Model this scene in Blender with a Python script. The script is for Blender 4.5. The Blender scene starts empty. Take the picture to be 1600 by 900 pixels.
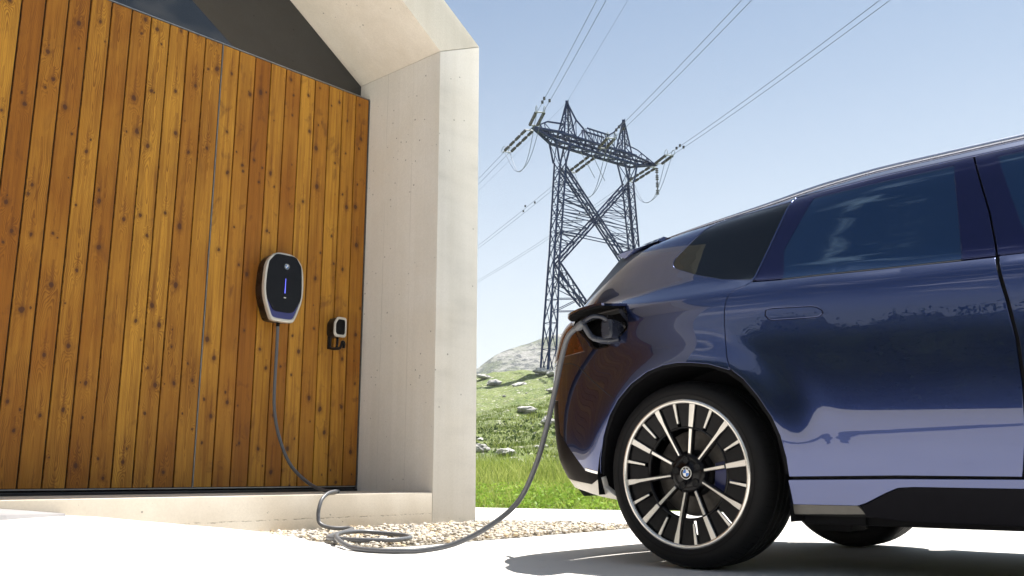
import bpy, bmesh, math, random
import numpy as np
from mathutils import Vector, Matrix, noise
from mathutils.geometry import delaunay_2d_cdt
random.seed(7); rng = np.random.default_rng(7)
R = math.radians
sc = bpy.context.scene
COL = sc.collection

# ---------------------------------------------------------------- camera
CAM_H = 0.366
cam = bpy.data.objects.new('camera', bpy.data.cameras.new('camera'))
COL.objects.link(cam)
cam.data.sensor_width = 36.0
cam.data.lens = 1415.0 / 1600.0 * 36.0
cam.data.clip_start = 0.05
cam.data.clip_end = 6000
cam.location = (0, 0, CAM_H)
cam.rotation_euler = (R(90 + 11.70), 0, 0)
sc.camera = cam

# ---------------------------------------------------------------- light
SUN_DIR = Vector((0.245, 0.262, 0.933)).normalized()
SUN_AZ = math.atan2(SUN_DIR.x, SUN_DIR.y)
SUN_EL = math.asin(SUN_DIR.z)
sun = bpy.data.objects.new('sun', bpy.data.lights.new('sun', 'SUN'))
COL.objects.link(sun)
sun.data.energy = 4.0
sun.data.angle = R(0.55)
sun.data.color = (1.0, 0.955, 0.89)
sun.rotation_euler = SUN_DIR.to_track_quat('Z', 'Y').to_euler()
sc.view_settings.view_transform = 'Standard'
sc.view_settings.look = 'None'
sc.view_settings.exposure = 1.6
sc.view_settings.gamma = 1.0

world = bpy.data.worlds.new('World'); sc.world = world; world.use_nodes = True
wt = world.node_tree; wn = wt.nodes; wl = wt.links
bg = wn['Background']; bg.inputs['Strength'].default_value = 0.052
sky = wn.new('ShaderNodeTexSky'); sky.sky_type = 'NISHITA'; sky.sun_disc = False
sky.sun_elevation = SUN_EL; sky.sun_rotation = SUN_AZ
sky.air_density = .75; sky.dust_density = 1.5; sky.ozone_density = .6; sky.altitude = 300
# scattered fair-weather clouds low on the side of the sky behind the viewer (seen mirrored in the glass)
tc = wn.new('ShaderNodeTexCoord')
sp = wn.new('ShaderNodeSeparateXYZ'); wl.new(tc.outputs['Generated'], sp.inputs[0])
mp = wn.new('ShaderNodeMapping'); mp.inputs['Scale'].default_value = (2.2, 2.2, 7.0); mp.inputs['Location'].default_value = (1.3, .4, .2)
wl.new(tc.outputs['Generated'], mp.inputs['Vector'])
nz = wn.new('ShaderNodeTexNoise'); nz.inputs['Scale'].default_value = 2.3; nz.inputs['Detail'].default_value = 8; nz.inputs['Roughness'].default_value = .58
wl.new(mp.outputs[0], nz.inputs['Vector'])
cr = wn.new('ShaderNodeMapRange'); cr.inputs['From Min'].default_value = .54; cr.inputs['From Max'].default_value = .68; cr.interpolation_type = 'SMOOTHSTEP'
wl.new(nz.outputs[0], cr.inputs[0])
ym = wn.new('ShaderNodeMapRange'); ym.inputs['From Min'].default_value = .0; ym.inputs['From Max'].default_value = -.10
wl.new(sp.outputs['Y'], ym.inputs[0])
zm = wn.new('ShaderNodeMapRange'); zm.inputs['From Min'].default_value = .995; zm.inputs['From Max'].default_value = .93
wl.new(sp.outputs['Z'], zm.inputs[0])
m1 = wn.new('ShaderNodeMath'); m1.operation = 'MULTIPLY'; wl.new(cr.outputs[0], m1.inputs[0]); wl.new(ym.outputs[0], m1.inputs[1])
m2 = wn.new('ShaderNodeMath'); m2.operation = 'MULTIPLY'; wl.new(m1.outputs[0], m2.inputs[0]); wl.new(zm.outputs[0], m2.inputs[1])
mx = wn.new('ShaderNodeMix'); mx.data_type = 'RGBA'; wl.new(m2.outputs[0], mx.inputs[0])
tint = wn.new('ShaderNodeMix'); tint.data_type = 'RGBA'; tint.blend_type = 'MULTIPLY'; tint.inputs[0].default_value = 1.0
wl.new(sky.outputs[0], tint.inputs[6]); tint.inputs[7].default_value = (.90, 1.02, .99, 1)
wl.new(tint.outputs[2], mx.inputs[6]); mx.inputs[7].default_value = (9.5, 9.6, 9.8, 1)
# pale summer haze low all round the sky
hz = wn.new('ShaderNodeMapRange'); hz.interpolation_type = 'SMOOTHSTEP'; hz.inputs['From Min'].default_value = .60; hz.inputs['From Max'].default_value = -.06; hz.inputs['To Max'].default_value = .92
wl.new(sp.outputs['Z'], hz.inputs[0])
hm = wn.new('ShaderNodeMix'); hm.data_type = 'RGBA'; wl.new(hz.outputs[0], hm.inputs[0]); wl.new(mx.outputs[2], hm.inputs[6]); hm.inputs[7].default_value = (6.1, 6.45, 6.7, 1)
wl.new(hm.outputs[2], bg.inputs['Color'])

# ---------------------------------------------------------------- helpers
def tag(o, label=None, cat=None, group=None, kind=None):
    if label: o['label'] = label
    if cat: o['category'] = cat
    if group: o['group'] = group
    if kind: o['kind'] = kind
    return o
def empty(name, loc=(0, 0, 0), rz=0.0, parent=None):
    o = bpy.data.objects.new(name, None); COL.objects.link(o)
    o.location = loc; o.rotation_euler = (0, 0, rz); o.empty_display_size = .2
    if parent: o.parent = parent
    return o
def mesh_obj(name, verts, faces, mat=None, parent=None, smooth=False, mats=None, fmat=None):
    me = bpy.data.meshes.new(name)
    me.from_pydata([tuple(map(float, v)) for v in verts], [], [tuple(map(int, f)) for f in faces])
    for m in (mats or ([mat] if mat else [])): me.materials.append(m)
    if fmat is not None: me.polygons.foreach_set('material_index', fmat)
    if smooth: me.polygons.foreach_set('use_smooth', [True] * len(me.polygons))
    me.update()
    o = bpy.data.objects.new(name, me); COL.objects.link(o)
    if parent: o.parent = parent
    return o
def from_bm(name, bm, mat=None, parent=None, smooth=False, angle=None, mats=None):
    me = bpy.data.meshes.new(name)
    bmesh.ops.recalc_face_normals(bm, faces=bm.faces[:])
    bm.to_mesh(me); bm.free()
    for m in (mats or ([mat] if mat else [])): me.materials.append(m)
    if smooth or angle:
        me.polygons.foreach_set('use_smooth', [True] * len(me.polygons))
        if angle: me.set_sharp_from_angle(angle=R(angle))
    o = bpy.data.objects.new(name, me); COL.objects.link(o)
    if parent: o.parent = parent
    return o
def bm_box(bm, x0, x1, y0, y1, z0, z1, bev=0.0):
    vs = [bm.verts.new(p) for p in [(x0,y0,z0),(x1,y0,z0),(x1,y1,z0),(x0,y1,z0),(x0,y0,z1),(x1,y0,z1),(x1,y1,z1),(x0,y1,z1)]]
    fs = [bm.faces.new([vs[i] for i in f]) for f in [(0,3,2,1),(4,5,6,7),(0,1,5,4),(1,2,6,5),(2,3,7,6),(3,0,4,7)]]
    if bev > 0:
        es = list({e for f in fs for e in f.edges})
        bmesh.ops.bevel(bm, geom=es, offset=bev, segments=2, affect='EDGES', profile=.6)
    return vs
def box_obj(name, x0, x1, y0, y1, z0, z1, mat, parent=None, bev=0.0):
    bm = bmesh.new(); bm_box(bm, x0, x1, y0, y1, z0, z1, bev)
    return from_bm(name, bm, mat, parent, angle=40 if bev else None)
def bm_prism(bm, pts, d0, d1, axis='y', bev=0.0):
    """closed outline pts (p,q) extruded along an axis: 'y' -> (p,d,q), 'z' -> (p,q,d), 'x' -> (d,p,q)"""
    def P(p, q, d): return {'y': (p, d, q), 'z': (p, q, d), 'x': (d, p, q)}[axis]
    a = [bm.verts.new(P(p, q, d0)) for p, q in pts]; b = [bm.verts.new(P(p, q, d1)) for p, q in pts]
    n = len(pts); fs = [bm.faces.new(a), bm.faces.new(b[::-1])]
    for i in range(n): fs.append(bm.faces.new([a[i], b[i], b[(i+1) % n], a[(i+1) % n]]))
    if bev > 0:
        es = list(fs[0].edges) + list(fs[1].edges)
        bmesh.ops.bevel(bm, geom=es, offset=bev, segments=2, affect='EDGES', profile=.6)
def catmull(pts, n=10, closed=False):
    P = [np.array(p, float) for p in pts]; out = []
    N = len(P)
    for i in range(N if closed else N - 1):
        p0 = P[(i-1) % N] if closed or i > 0 else 2*P[0]-P[1]
        p1 = P[i]; p2 = P[(i+1) % N]
        p3 = P[(i+2) % N] if closed or i + 2 < N else 2*P[-1]-P[-2]
        for k in range(n):
            t = k / n
            out.append(.5*((2*p1)+(-p0+p2)*t+(2*p0-5*p1+4*p2-p3)*t*t+(-p0+3*p1-3*p2+p3)*t**3))
    if not closed: out.append(P[-1])
    return out
def tube(pts, r, seg=8, cap=True):
    """verts, faces of a tube along pts; r may be a list"""
    P = [Vector(p) for p in pts]; n = len(P); rr = r if hasattr(r, '__len__') else [r] * n
    V_, F_ = [], []
    t = (P[1]-P[0]).normalized(); up = Vector((0, 0, 1)) if abs(t.z) < .9 else Vector((1, 0, 0))
    nrm = t.cross(up).normalized()
    for i in range(n):
        t = (P[min(i+1, n-1)] - P[max(i-1, 0)]).normalized()
        nrm = (nrm - t * nrm.dot(t)).normalized(); bi = t.cross(nrm)
        for k in range(seg):
            a = 2*math.pi*k/seg; V_.append(P[i] + (nrm*math.cos(a) + bi*math.sin(a)) * rr[i])
    for i in range(n-1):
        for k in range(seg):
            F_.append((i*seg+k, i*seg+(k+1) % seg, (i+1)*seg+(k+1) % seg, (i+1)*seg+k))
    if cap: F_ += [tuple(range(seg))[::-1], tuple((n-1)*seg+k for k in range(seg))]
    return V_, F_
def tube_obj(name, pts, r, mat, parent=None, seg=8):
    v, f = tube(pts, r, seg); return mesh_obj(name, v, f, mat, parent, smooth=True)
def merge(parts):
    V_, F_ = [], []
    for v, f in parts:
        o = len(V_); V_ += list(v); F_ += [tuple(i+o for i in q) for q in f]
    return V_, F_
def lathe(profile, seg=64, axis='y', closed=False):
    """profile [(r, d)] turned about the axis"""
    V_, F_ = [], []
    n = len(profile)
    for k in range(seg):
        a = 2*math.pi*k/seg; c, s = math.cos(a), math.sin(a)
        for r, d in profile:
            V_.append((r*c, d, r*s) if axis == 'y' else (r*c, r*s, d))
    for k in range(seg):
        k2 = (k+1) % seg
        for i in range(n if closed else n-1):
            j = (i+1) % n; F_.append((k*n+i, k*n+j, k2*n+j, k2*n+i))
    return V_, F_
def text_mesh(body, size, depth=0.0):
    cu = bpy.data.curves.new('text', 'FONT'); cu.body = body; cu.size = size; cu.align_x = 'CENTER'; cu.align_y = 'CENTER'; cu.extrude = depth
    o = bpy.data.objects.new('text', cu); COL.objects.link(o)
    dg = bpy.context.evaluated_depsgraph_get(); me = bpy.data.meshes.new_from_object(o.evaluated_get(dg))
    bpy.data.objects.remove(o); bpy.data.curves.remove(cu)
    vs = [tuple(v.co) for v in me.vertices]; fs = [tuple(p.vertices) for p in me.polygons]
    bpy.data.meshes.remove(me)
    return vs, fs

# ---------------------------------------------------------------- materials
class NT:
    def __init__(s, name):
        s.m = bpy.data.materials.new(name); s.m.use_nodes = True
        s.t = s.m.node_tree; s.n = s.t.nodes; s.l = s.t.links; s.b = s.n['Principled BSDF']
    def node(s, typ, **kw):
        x = s.n.new(typ)
        for k, v in kw.items(): setattr(x, k, v)
        return x
    def link(s, a, b): s.l.new(a, b)
    def setin(s, node, i, v):
        if hasattr(v, 'is_output') or hasattr(v, 'links'): s.l.new(v, node.inputs[i])
        else: node.inputs[i].default_value = v
    def math(s, op, a, b=0.0, c=None, clamp=False):
        x = s.n.new('ShaderNodeMath'); x.operation = op; x.use_clamp = clamp
        s.setin(x, 0, a); s.setin(x, 1, b)
        if c is not None: s.setin(x, 2, c)
        return x.outputs[0]
    def mapr(s, v, a, b, c=0.0, d=1.0, smooth=False):
        x = s.n.new('ShaderNodeMapRange')
        if smooth: x.interpolation_type = 'SMOOTHSTEP'
        s.setin(x, 0, v); s.setin(x, 1, a); s.setin(x, 2, b); s.setin(x, 3, c); s.setin(x, 4, d); return x.outputs[0]
    def noise(s, vec, scale, detail=3.0, rough=.5, dist=0.0):
        x = s.n.new('ShaderNodeTexNoise'); s.l.new(vec, x.inputs['Vector'])
        x.inputs['Scale'].default_value = scale; x.inputs['Detail'].default_value = detail
        x.inputs['Roughness'].default_value = rough; x.inputs['Distortion'].default_value = dist
        return x.outputs[0]
    def mapping(s, vec, scale=(1,1,1), loc=(0,0,0)):
        x = s.n.new('ShaderNodeMapping'); s.l.new(vec, x.inputs['Vector']); x.inputs['Scale'].default_value = scale; x.inputs['Location'].default_value = loc
        return x.outputs[0]
    def mix(s, f, a, b, mode='MIX'):
        x = s.n.new('ShaderNodeMix'); x.data_type = 'RGBA'; x.blend_type = mode
        s.setin(x, 0, f)
        for i, v in ((6, a), (7, b)):
            if isinstance(v, (tuple, list)): x.inputs[i].default_value = (*v[:3], 1)
            else: s.l.new(v, x.inputs[i])
        return x.outputs[2]
    def obj(s): return s.n.new('ShaderNodeTexCoord').outputs['Object']
    def rand(s): return s.n.new('ShaderNodeObjectInfo').outputs['Random']
    def bump(s, h, strength=.3, dist=.01):
        x = s.n.new('ShaderNodeBump'); x.inputs['Strength'].default_value = strength; x.inputs['Distance'].default_value = dist
        s.l.new(h, x.inputs['Height']); s.l.new(x.outputs[0], s.b.inputs['Normal'])
    def out(s, color=None, rough=None, **kw):
        if color is not None:
            if isinstance(color, (tuple, list)): s.b.inputs['Base Color'].default_value = (*color[:3], 1)
            else: s.l.new(color, s.b.inputs['Base Color'])
        if rough is not None: s.setin(s.b, 'Roughness', rough)
        for k, v in kw.items(): s.setin(s.b, k.replace('_', ' '), v)
        return s.m
def simple(name, color, rough=.5, wear=.12, scale=30, **kw):
    t = NT(name); n = t.noise(t.obj(), scale, 4)
    c2 = tuple(c*(1-wear) for c in color); c1 = tuple(min(1, c*(1+wear)) for c in color)
    return t.out(t.mix(t.mapr(n, .3, .7), c1, c2), t.mapr(n, .3, .7, max(0.0, rough-.04), rough+.04), **kw)

def mat_wood():
    t = NT('stained pine'); co = t.obj(); oi = t.node('ShaderNodeObjectInfo'); rd = oi.outputs['Random']
    oc = t.node('ShaderNodeSeparateColor'); t.link(oi.outputs['Color'], oc.inputs[0]); calm = oc.outputs[0]      # 1 = calm, faintly figured board
    s = t.node('ShaderNodeSeparateXYZ'); t.link(co, s.inputs[0])
    x, z = s.outputs['X'], s.outputs['Z']
    off = t.math('MULTIPLY', rd, 53.0); zz = t.math('ADD', z, off)
    wv = t.node('ShaderNodeCombineXYZ'); t.setin(wv, 0, t.math('MULTIPLY', x, 2.0)); t.setin(wv, 1, t.math('MULTIPLY', zz, 1.1)); t.setin(wv, 2, off)
    n1 = t.noise(wv.outputs[0], 1.3, 2); n2 = t.noise(wv.outputs[0], 7.0, 2); n3 = t.noise(wv.outputs[0], 26.0, 2)
    def knots(freq, shift, smin, smax, keep, spread):
        v = t.node('ShaderNodeTexVoronoi'); v.voronoi_dimensions = '1D'; v.inputs['Scale'].default_value = 1.0; v.inputs['Randomness'].default_value = .9
        t.link(t.math('MULTIPLY', t.math('ADD', zz, shift), freq), v.inputs['W'])
        c = t.node('ShaderNodeSeparateXYZ'); t.link(v.outputs['Color'], c.inputs[0])
        dz = t.math('SUBTRACT', t.math('ADD', zz, shift), t.math('DIVIDE', v.outputs['W'], freq))
        dx = t.math('SUBTRACT', x, t.math('MULTIPLY', t.math('SUBTRACT', c.outputs[0], .5), spread))
        dx = t.math('ADD', dx, t.math('MULTIPLY', t.math('SUBTRACT', n3, .5), .014)); dz = t.math('ADD', dz, t.math('MULTIPLY', t.math('SUBTRACT', n2, .5), .03))
        sz = t.math('MULTIPLY', t.mapr(c.outputs[1], 0, 1, smin, smax), t.mapr(c.outputs[2], 1-keep, 1-keep+.02, .05, 1))
        def g(a, b, dzo=0.0):
            A = t.math('POWER', t.math('DIVIDE', dx, a), 2.0); B = t.math('POWER', t.math('DIVIDE', t.math('ADD', dz, dzo), b), 2.0)
            return t.math('EXPONENT', t.math('MULTIPLY', t.math('DIVIDE', t.math('ADD', A, B), t.math('POWER', sz, 2.0)), -1.0))
        return g(.026, .085), g(.0115, .0145), g(.026, .036), g(.010, .13, -.09)
    ka = knots(2.2, 0.0, .55, 1.35, .85, .078); kb = knots(3.1, 7.7, .30, .80, .42, .104)
    g1 = t.math('ADD', ka[0], t.math('MULTIPLY', kb[0], .55)); g2 = t.math('MAXIMUM', ka[1], kb[1]); g3 = t.math('MAXIMUM', ka[2], t.math('MULTIPLY', kb[2], .7)); g4 = ka[3]
    xc = t.math('SUBTRACT', x, t.math('MULTIPLY', t.math('SUBTRACT', n1, .5), .10))
    f = t.math('SQRT', t.math('ADD', t.math('MULTIPLY', xc, xc), .00012))
    f = t.math('ADD', f, t.math('MULTIPLY', zz, t.mapr(rd, 0, 1, -.034, .034)))
    f = t.math('ADD', f, t.math('MULTIPLY', n2, .020)); f = t.math('ADD', f, t.math('MULTIPLY', n3, .0022)); f = t.math('ADD', f, t.math('MULTIPLY', g1, .046))
    ring = t.math('FRACT', t.math('MULTIPLY', f, 118.0))
    late = t.math('MULTIPLY', t.mapr(ring, .25, .86, 0, 1, True), t.mapr(ring, .90, 1.0, 1, 0))
    late = t.math('MULTIPLY', late, t.mapr(t.noise(wv.outputs[0], 2.1, 2), .36, .6, .25, 1.0)); late = t.math('MULTIPLY', late, t.mapr(calm, 0, 1, 1, .35))
    fi = t.node('ShaderNodeCombineXYZ'); t.setin(fi, 0, t.math('MULTIPLY', x, 150)); t.setin(fi, 1, t.math('MULTIPLY', zz, 2.2)); t.setin(fi, 2, off)
    fiber = t.noise(fi.outputs[0], 1.0, 4, .6)
    st = t.node('ShaderNodeCombineXYZ'); t.setin(st, 0, t.math('MULTIPLY', x, 34)); t.setin(st, 1, t.math('MULTIPLY', zz, 1.3)); t.setin(st, 2, off); streak = t.noise(st.outputs[0], 1.0, 3, .55)
    tone = t.noise(wv.outputs[0], 1.1, 4, .6); r2 = t.math('FRACT', t.math('MULTIPLY', rd, 17.3))
    base = t.mix(t.mapr(t.math('ADD', t.math('MULTIPLY', tone, .8), t.math('MULTIPLY', r2, .60)), .44, .94), (.60, .300, .038), (.34, .125, .013))
    base = t.mix(t.mapr(streak, .45, .68, 0, .62), base, (.20, .068, .008))
    base = t.mix(t.mapr(fiber, .35, .7, 0, .40), base, (.24, .090, .012))
    col = t.mix(t.math('MULTIPLY', late, .66), base, (.13, .040, .007))
    col = t.mix(t.math('MULTIPLY', t.mapr(g4, .2, .9, 0, .5), 1.0), col, (.13, .040, .010))
    col = t.mix(t.mapr(g3, .15, .9, 0, .55), col, (.10, .032, .010))
    krg = t.math('MULTIPLY', t.math('ADD', t.math('SINE', t.math('MULTIPLY', g2, 22.0)), 1.0), .5)
    col = t.mix(t.mapr(g2, .18, .42, 0, t.math('ADD', .72, t.math('MULTIPLY', krg, .2))), col, (.075, .030, .016))
    sm = t.noise(wv.outputs[0], 4.6, 4, .6, .7)
    col = t.mix(t.mapr(sm, .585, .70, 0, t.mapr(calm, 0, 1, .25, .50)), col, (.11, .038, .014))
    t.bump(t.math('ADD', t.math('MULTIPLY', fiber, .6), t.math('MULTIPLY', late, -.5)), .15, .002)
    return t.out(col, t.mapr(fiber, .3, .7, .42, .58), Specular_IOR_Level=.22)
def mat_concrete(name, c0, c1, streak=(9, 9, .35), pores=True, lines=None, joint=False, dens_=.55):
    t = NT(name); co = t.obj()
    a = t.noise(t.mapping(co, streak), 1.0, 5, .55); b = t.noise(co, 2.1, 6, .6); f = t.noise(co, 60, 3, .6)
    g = t.noise(co, 0.7, 3, .5)
    v = t.math('ADD', t.math('MULTIPLY', a, .55), t.math('MULTIPLY', b, .45))
    col = t.mix(t.mapr(v, .34, .66), c0, c1)
    col = t.mix(t.mapr(g, .45, .65, 0, .35), col, tuple(c*k for c, k in zip(c1, (1.02, .95, .82))))
    col = t.mix(t.mapr(f, .35, .65, 0, .14), col, tuple(c*.62 for c in c1))
    h = t.math('ADD', t.math('MULTIPLY', f, .25), b)
    if lines:
        s = t.node('ShaderNodeSeparateXYZ'); t.link(co, s.inputs[0])
        ly = t.math('ABSOLUTE', t.math('SUBTRACT', t.math('FRACT', t.math('DIVIDE', t.math('ADD', s.outputs['Y'] if lines == 'y' else s.outputs['X'], t.math('MULTIPLY', t.noise(t.mapping(co, (1, 1, 3)), 2, 2), .008)), .33)), .5))
        ln = t.math('MULTIPLY', t.mapr(ly, .484, .497, 0, 1, True), t.mapr(t.noise(t.mapping(co, (2, 2, .9)), 1.4, 4), .38, .62, .12, .85))
        col = t.mix(t.math('MULTIPLY', ln, .5), col, tuple(c*.45 for c in c1)); h = t.math('SUBTRACT', h, t.math('MULTIPLY', ln, .8))
        bd = t.node('ShaderNodeTexWhiteNoise'); bd.noise_dimensions = '1D'; t.link(t.math('FLOOR', t.math('ADD', t.math('DIVIDE', s.outputs['Y'] if lines == 'y' else s.outputs['X'], .33), .5)), bd.inputs['W'])
        col = t.mix(t.mapr(bd.outputs['Value'], 0, 1, 0, .16), col, tuple(c*.72 for c in c1))
    if joint:
        s = t.node('ShaderNodeSeparateXYZ'); t.link(co, s.inputs[0])
        jz = t.math('ABSOLUTE', t.math('SUBTRACT', t.math('ADD', s.outputs['Z'], t.math('MULTIPLY', t.noise(co, 9, 4, .7), .022)), .099))
        jm = t.math('MULTIPLY', t.mapr(jz, .0, .006, 1, 0), t.mapr(t.noise(co, 26, 4, .7), .44, .6, 0, 1))
        col = t.mix(t.math('MULTIPLY', jm, .75), col, (.13, .10, .07)); h = t.math('SUBTRACT', h, jm)
    if pores:
        w = t.node('ShaderNodeTexVoronoi'); w.inputs['Scale'].default_value = 17; t.link(co, w.inputs['Vector'])
        cs = t.node('ShaderNodeSeparateXYZ'); t.link(w.outputs['Color'], cs.inputs[0])
        dens = t.mapr(t.noise(co, 1.6, 2), .40, .66, .02, dens_)
        pick = t.math('LESS_THAN', cs.outputs[0], dens)
        rad = t.mapr(cs.outputs[1], 0, 1, .03, .13)
        dot = t.math('MULTIPLY', pick, t.math('LESS_THAN', w.outputs['Distance'], rad))
        col = t.mix(t.math('MULTIPLY', dot, .62), col, (.13, .115, .09))
        h = t.math('SUBTRACT', h, t.math('MULTIPLY', dot, 1.5))
    t.bump(h, .25, .006)
    return t.out(col, t.mapr(b, .3, .7, .78, .92))

M = {}
M['wood'] = mat_wood()
M['concrete'] = mat_concrete('board-marked pale concrete', (.84, .79, .70), (.74, .685, .59))
M['concrete_front'] = mat_concrete('weathered pale concrete', (.82, .79, .735), (.73, .695, .625), lines='y')
M['plinth'] = mat_concrete('rough cast concrete', (.76, .70, .60), (.60, .53, .43), (2, 2, 1.4), joint=True, dens_=.5)
t = NT('driveway concrete'); co = t.obj()
a = t.noise(co, .9, 6, .6); b = t.noise(co, 14, 5, .6); f = t.noise(co, 160, 2)
s_ = t.noise(t.mapping(co, (1.4, 9, 1)), 1.0, 4)
col = t.mix(t.mapr(a, .3, .7), (.62, .60, .57), (.54, .52, .49)); col = t.mix(t.mapr(b, .4, .75, 0, .25), col, (.60, .56, .51))
col = t.mix(t.mapr(s_, .5, .8, 0, .2), col, (.58, .545, .50))
sp_ = t.noise(co, 95, 2, .5); col = t.mix(t.mapr(sp_, .70, .76, 0, .9), col, (.10, .09, .08)); mt_ = t.noise(co, 3.3, 7, .72); col = t.mix(t.mapr(mt_, .60, .72, 0, .55), col, (.30, .28, .26))
t.bump(t.math('ADD', b, t.math('MULTIPLY', f, .4)), .15, .004); M['drive'] = t.out(col, .85)
M['joint'] = simple('dark joint line', (.10, .09, .08), .9)  # dark tone of the thin strip marking the slab joint
M['blackmetal'] = simple('black coated metal', (.012, .012, .013), .35)
M['greymetal'] = simple('grey anodised trim', (.30, .30, .30), .35, Metallic=.7)
M['blackvoid'] = simple('black rubber seal', (.004, .004, .004), .85)
t = NT('gable glazing'); n = t.noise(t.obj(), .8, 2); M['gableglass'] = t.out(t.mix(n, (.006, .008, .010), (.010, .012, .014)), .02, IOR=1.75)
M['cable'] = simple('grey cable sheath', (.105, .11, .12), .42, .06)
M['plug'] = simple('slate grey plug housing', (.020, .023, .036), .25, .06)
M['satin'] = simple('pale satin bezel', (.62, .59, .53), .32, .04, Metallic=.25)
M['glossblack'] = simple('gloss black', (.0025, .0025, .004), .05, .1, IOR=1.27)
M['brownblack'] = simple('dark brown plastic', (.008, .005, .004), .30, Specular_IOR_Level=.25)
M['matteblack'] = simple('matt black plastic', (.006, .006, .007), .7, Specular_IOR_Level=.08)
M['white'] = simple('white enamel', (.80, .80, .80), .3, .03)
M['blue_e'] = simple('emblem blue', (.02, .16, .55), .3, .05)
M['rail'] = simple('satin aluminium rail', (.42, .44, .52), .24, .04, Metallic=.9)
M['sillgrey'] = simple('grey sill strip', (.17, .16, .14), .4, .06, Specular_IOR_Level=.25)
M['silver'] = simple('silver edge', (.70, .70, .70), .22, .03, Metallic=.9)
def emit(name, c, e):
    t = NT(name); n = t.noise(t.obj(), 40, 1)
    t.b.inputs['Emission Color'].default_value = (*c, 1); t.link(t.mapr(n, 0, 1, e*.9, e*1.1), t.b.inputs['Emission Strength'])
    return t.out(tuple(k*.3 for k in c), .3)
M['blue_glow'] = emit('blue status light', (.16, .18, 1.0), .5)
M['blue_ring'] = emit('violet blue light band', (.07, .08, .30), .08)
t = NT('metallic blue paint'); co = t.obj()
fl = t.noise(co, 2400, 1); big = t.noise(co, 1.2, 2)
M['paint'] = t.out(t.mix(t.mapr(fl, .3, .7), (.020, .034, .112), (.028, .046, .150)), .20, Metallic=.92, Coat_Weight=1.0, Coat_Roughness=.008, Coat_IOR=1.66)
t = NT('tinted car glass'); n = t.noise(t.obj(), 1.0, 1)
M['glass'] = t.out(t.mix(n, (.0015, .005, .024), (.002, .007, .030)), .012, IOR=1.95, Specular_Tint=(.40, .68, 1.0, 1.0))
t = NT('dark quarter glass'); n = t.noise(t.obj(), 1.0, 1); M['qglass'] = t.out(t.mix(n, (.002, .002, .003), (.004, .004, .005)), .015, IOR=1.48, Specular_Tint=(.75, .85, .9, 1.0))
M['pillarblack'] = simple('gloss black pillar trim', (.004, .004, .022), .05, .1, IOR=1.7, Specular_Tint=(.42, .50, .95, 1.0))
M['lamp'] = simple('amber red lamp lens', (.06, .014, .004), .15, .45, 45)
M['wheelblack'] = simple('gloss black alloy', (.003, .003, .004), .22, .1, Specular_IOR_Level=.20)
M['insert'] = simple('black bumper insert', (.005, .003, .003), .38, .1, Specular_IOR_Level=.05)
M['cladding'] = simple('black sill plastic', (.002, .002, .005), .40, .1, Specular_IOR_Level=.07)
t = NT('machined alloy'); n = t.noise(t.mapping(t.obj(), (1, 1, 1)), 300, 2)
M['alloy'] = t.out(t.mix(n, (.80, .77, .72), (.68, .655, .61)), .27, Metallic=.80)
t = NT('tyre rubber'); n = t.noise(t.obj(), 60, 4); M['rubber'] = t.out(t.mix(n, (.004, .004, .005), (.008, .008, .008)), .62, Specular_IOR_Level=.16)
M['disc'] = simple('brake disc steel', (.06, .055, .05), .5, .2, 40, Metallic=.8)
M['caliper'] = simple('dark blue caliper', (.012, .018, .10), .3)
M['steel'] = simple('blue grey weathered galvanised steel', (.006, .026, .105), .7, .35, 3, Specular_IOR_Level=.2)
M['insul'] = simple('dark glazed insulator', (.010, .010, .018), .25)
M['wire'] = simple('aluminium conductor', (.10, .13, .19), .5)
M['fitting'] = simple('galvanised fitting', (.22, .25, .29), .5)
t = NT('gravel stones'); g = t.node('ShaderNodeNewGeometry'); n = t.noise(t.obj(), 55, 4)
r_ = g.outputs['Random Per Island']
c1 = t.mix(t.mapr(r_, 0, 1), (.62, .57, .49), (.42, .375, .31)); c1 = t.mix(t.math('GREATER_THAN', r_, .86), c1, (.56, .44, .28)); c1 = t.mix(t.math('LESS_THAN', r_, .13), c1, (.36, .345, .33))
M['stone'] = t.out(t.mix(t.mapr(n, .4, .7, 0, .5), c1, (.36, .31, .24)), .9)
t = NT('weathered rock'); n = t.noise(t.obj(), 2.2, 7, .65); m_ = t.noise(t.obj(), 9, 5, .6)
cc = t.mix(t.mapr(n, .35, .65), (.50, .49, .47), (.30, .295, .285)); cc = t.mix(t.mapr(m_, .5, .7, 0, .7), cc, (.17, .165, .15)); t.bump(m_, .6, .08)
M['rock'] = t.out(cc, .9)
def mat_leaf(name, a, b, c):
    t = NT(name); g = t.node('ShaderNodeNewGeometry'); r = g.outputs['Random Per Island']; w = t.noise(g.outputs['Position'], .6, 3)
    col = t.mix(t.mapr(r, 0, .7), a, b); col = t.mix(t.mapr(w, .42, .62, 0, .75), col, c)
    t.out(col, .6, Specular_IOR_Level=.25)
    tr = t.node('ShaderNodeBsdfTranslucent'); t.link(col, tr.inputs['Color']); ms = t.node('ShaderNodeMixShader'); ms.inputs[0].default_value = .38
    t.link(t.b.outputs[0], ms.inputs[1]); t.link(tr.outputs[0], ms.inputs[2]); t.link(ms.outputs[0], t.n['Material Output'].inputs['Surface'])
    return t.m
M['grass'] = mat_leaf('meadow grass blades', (.13, .21, .03), (.52, .56, .17), (.27, .35, .06))
M['turf'] = mat_leaf('short turf blades', (.050, .095, .016), (.27, .31, .075), (.095, .15, .026))
M['weed'] = mat_leaf('broad weed leaves', (.20, .34, .04), (.34, .47, .07), (.17, .29, .04))
M['leaf'] = mat_leaf('tree leaves', (.035, .065, .018), (.06, .095, .028), (.028, .050, .016))
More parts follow.
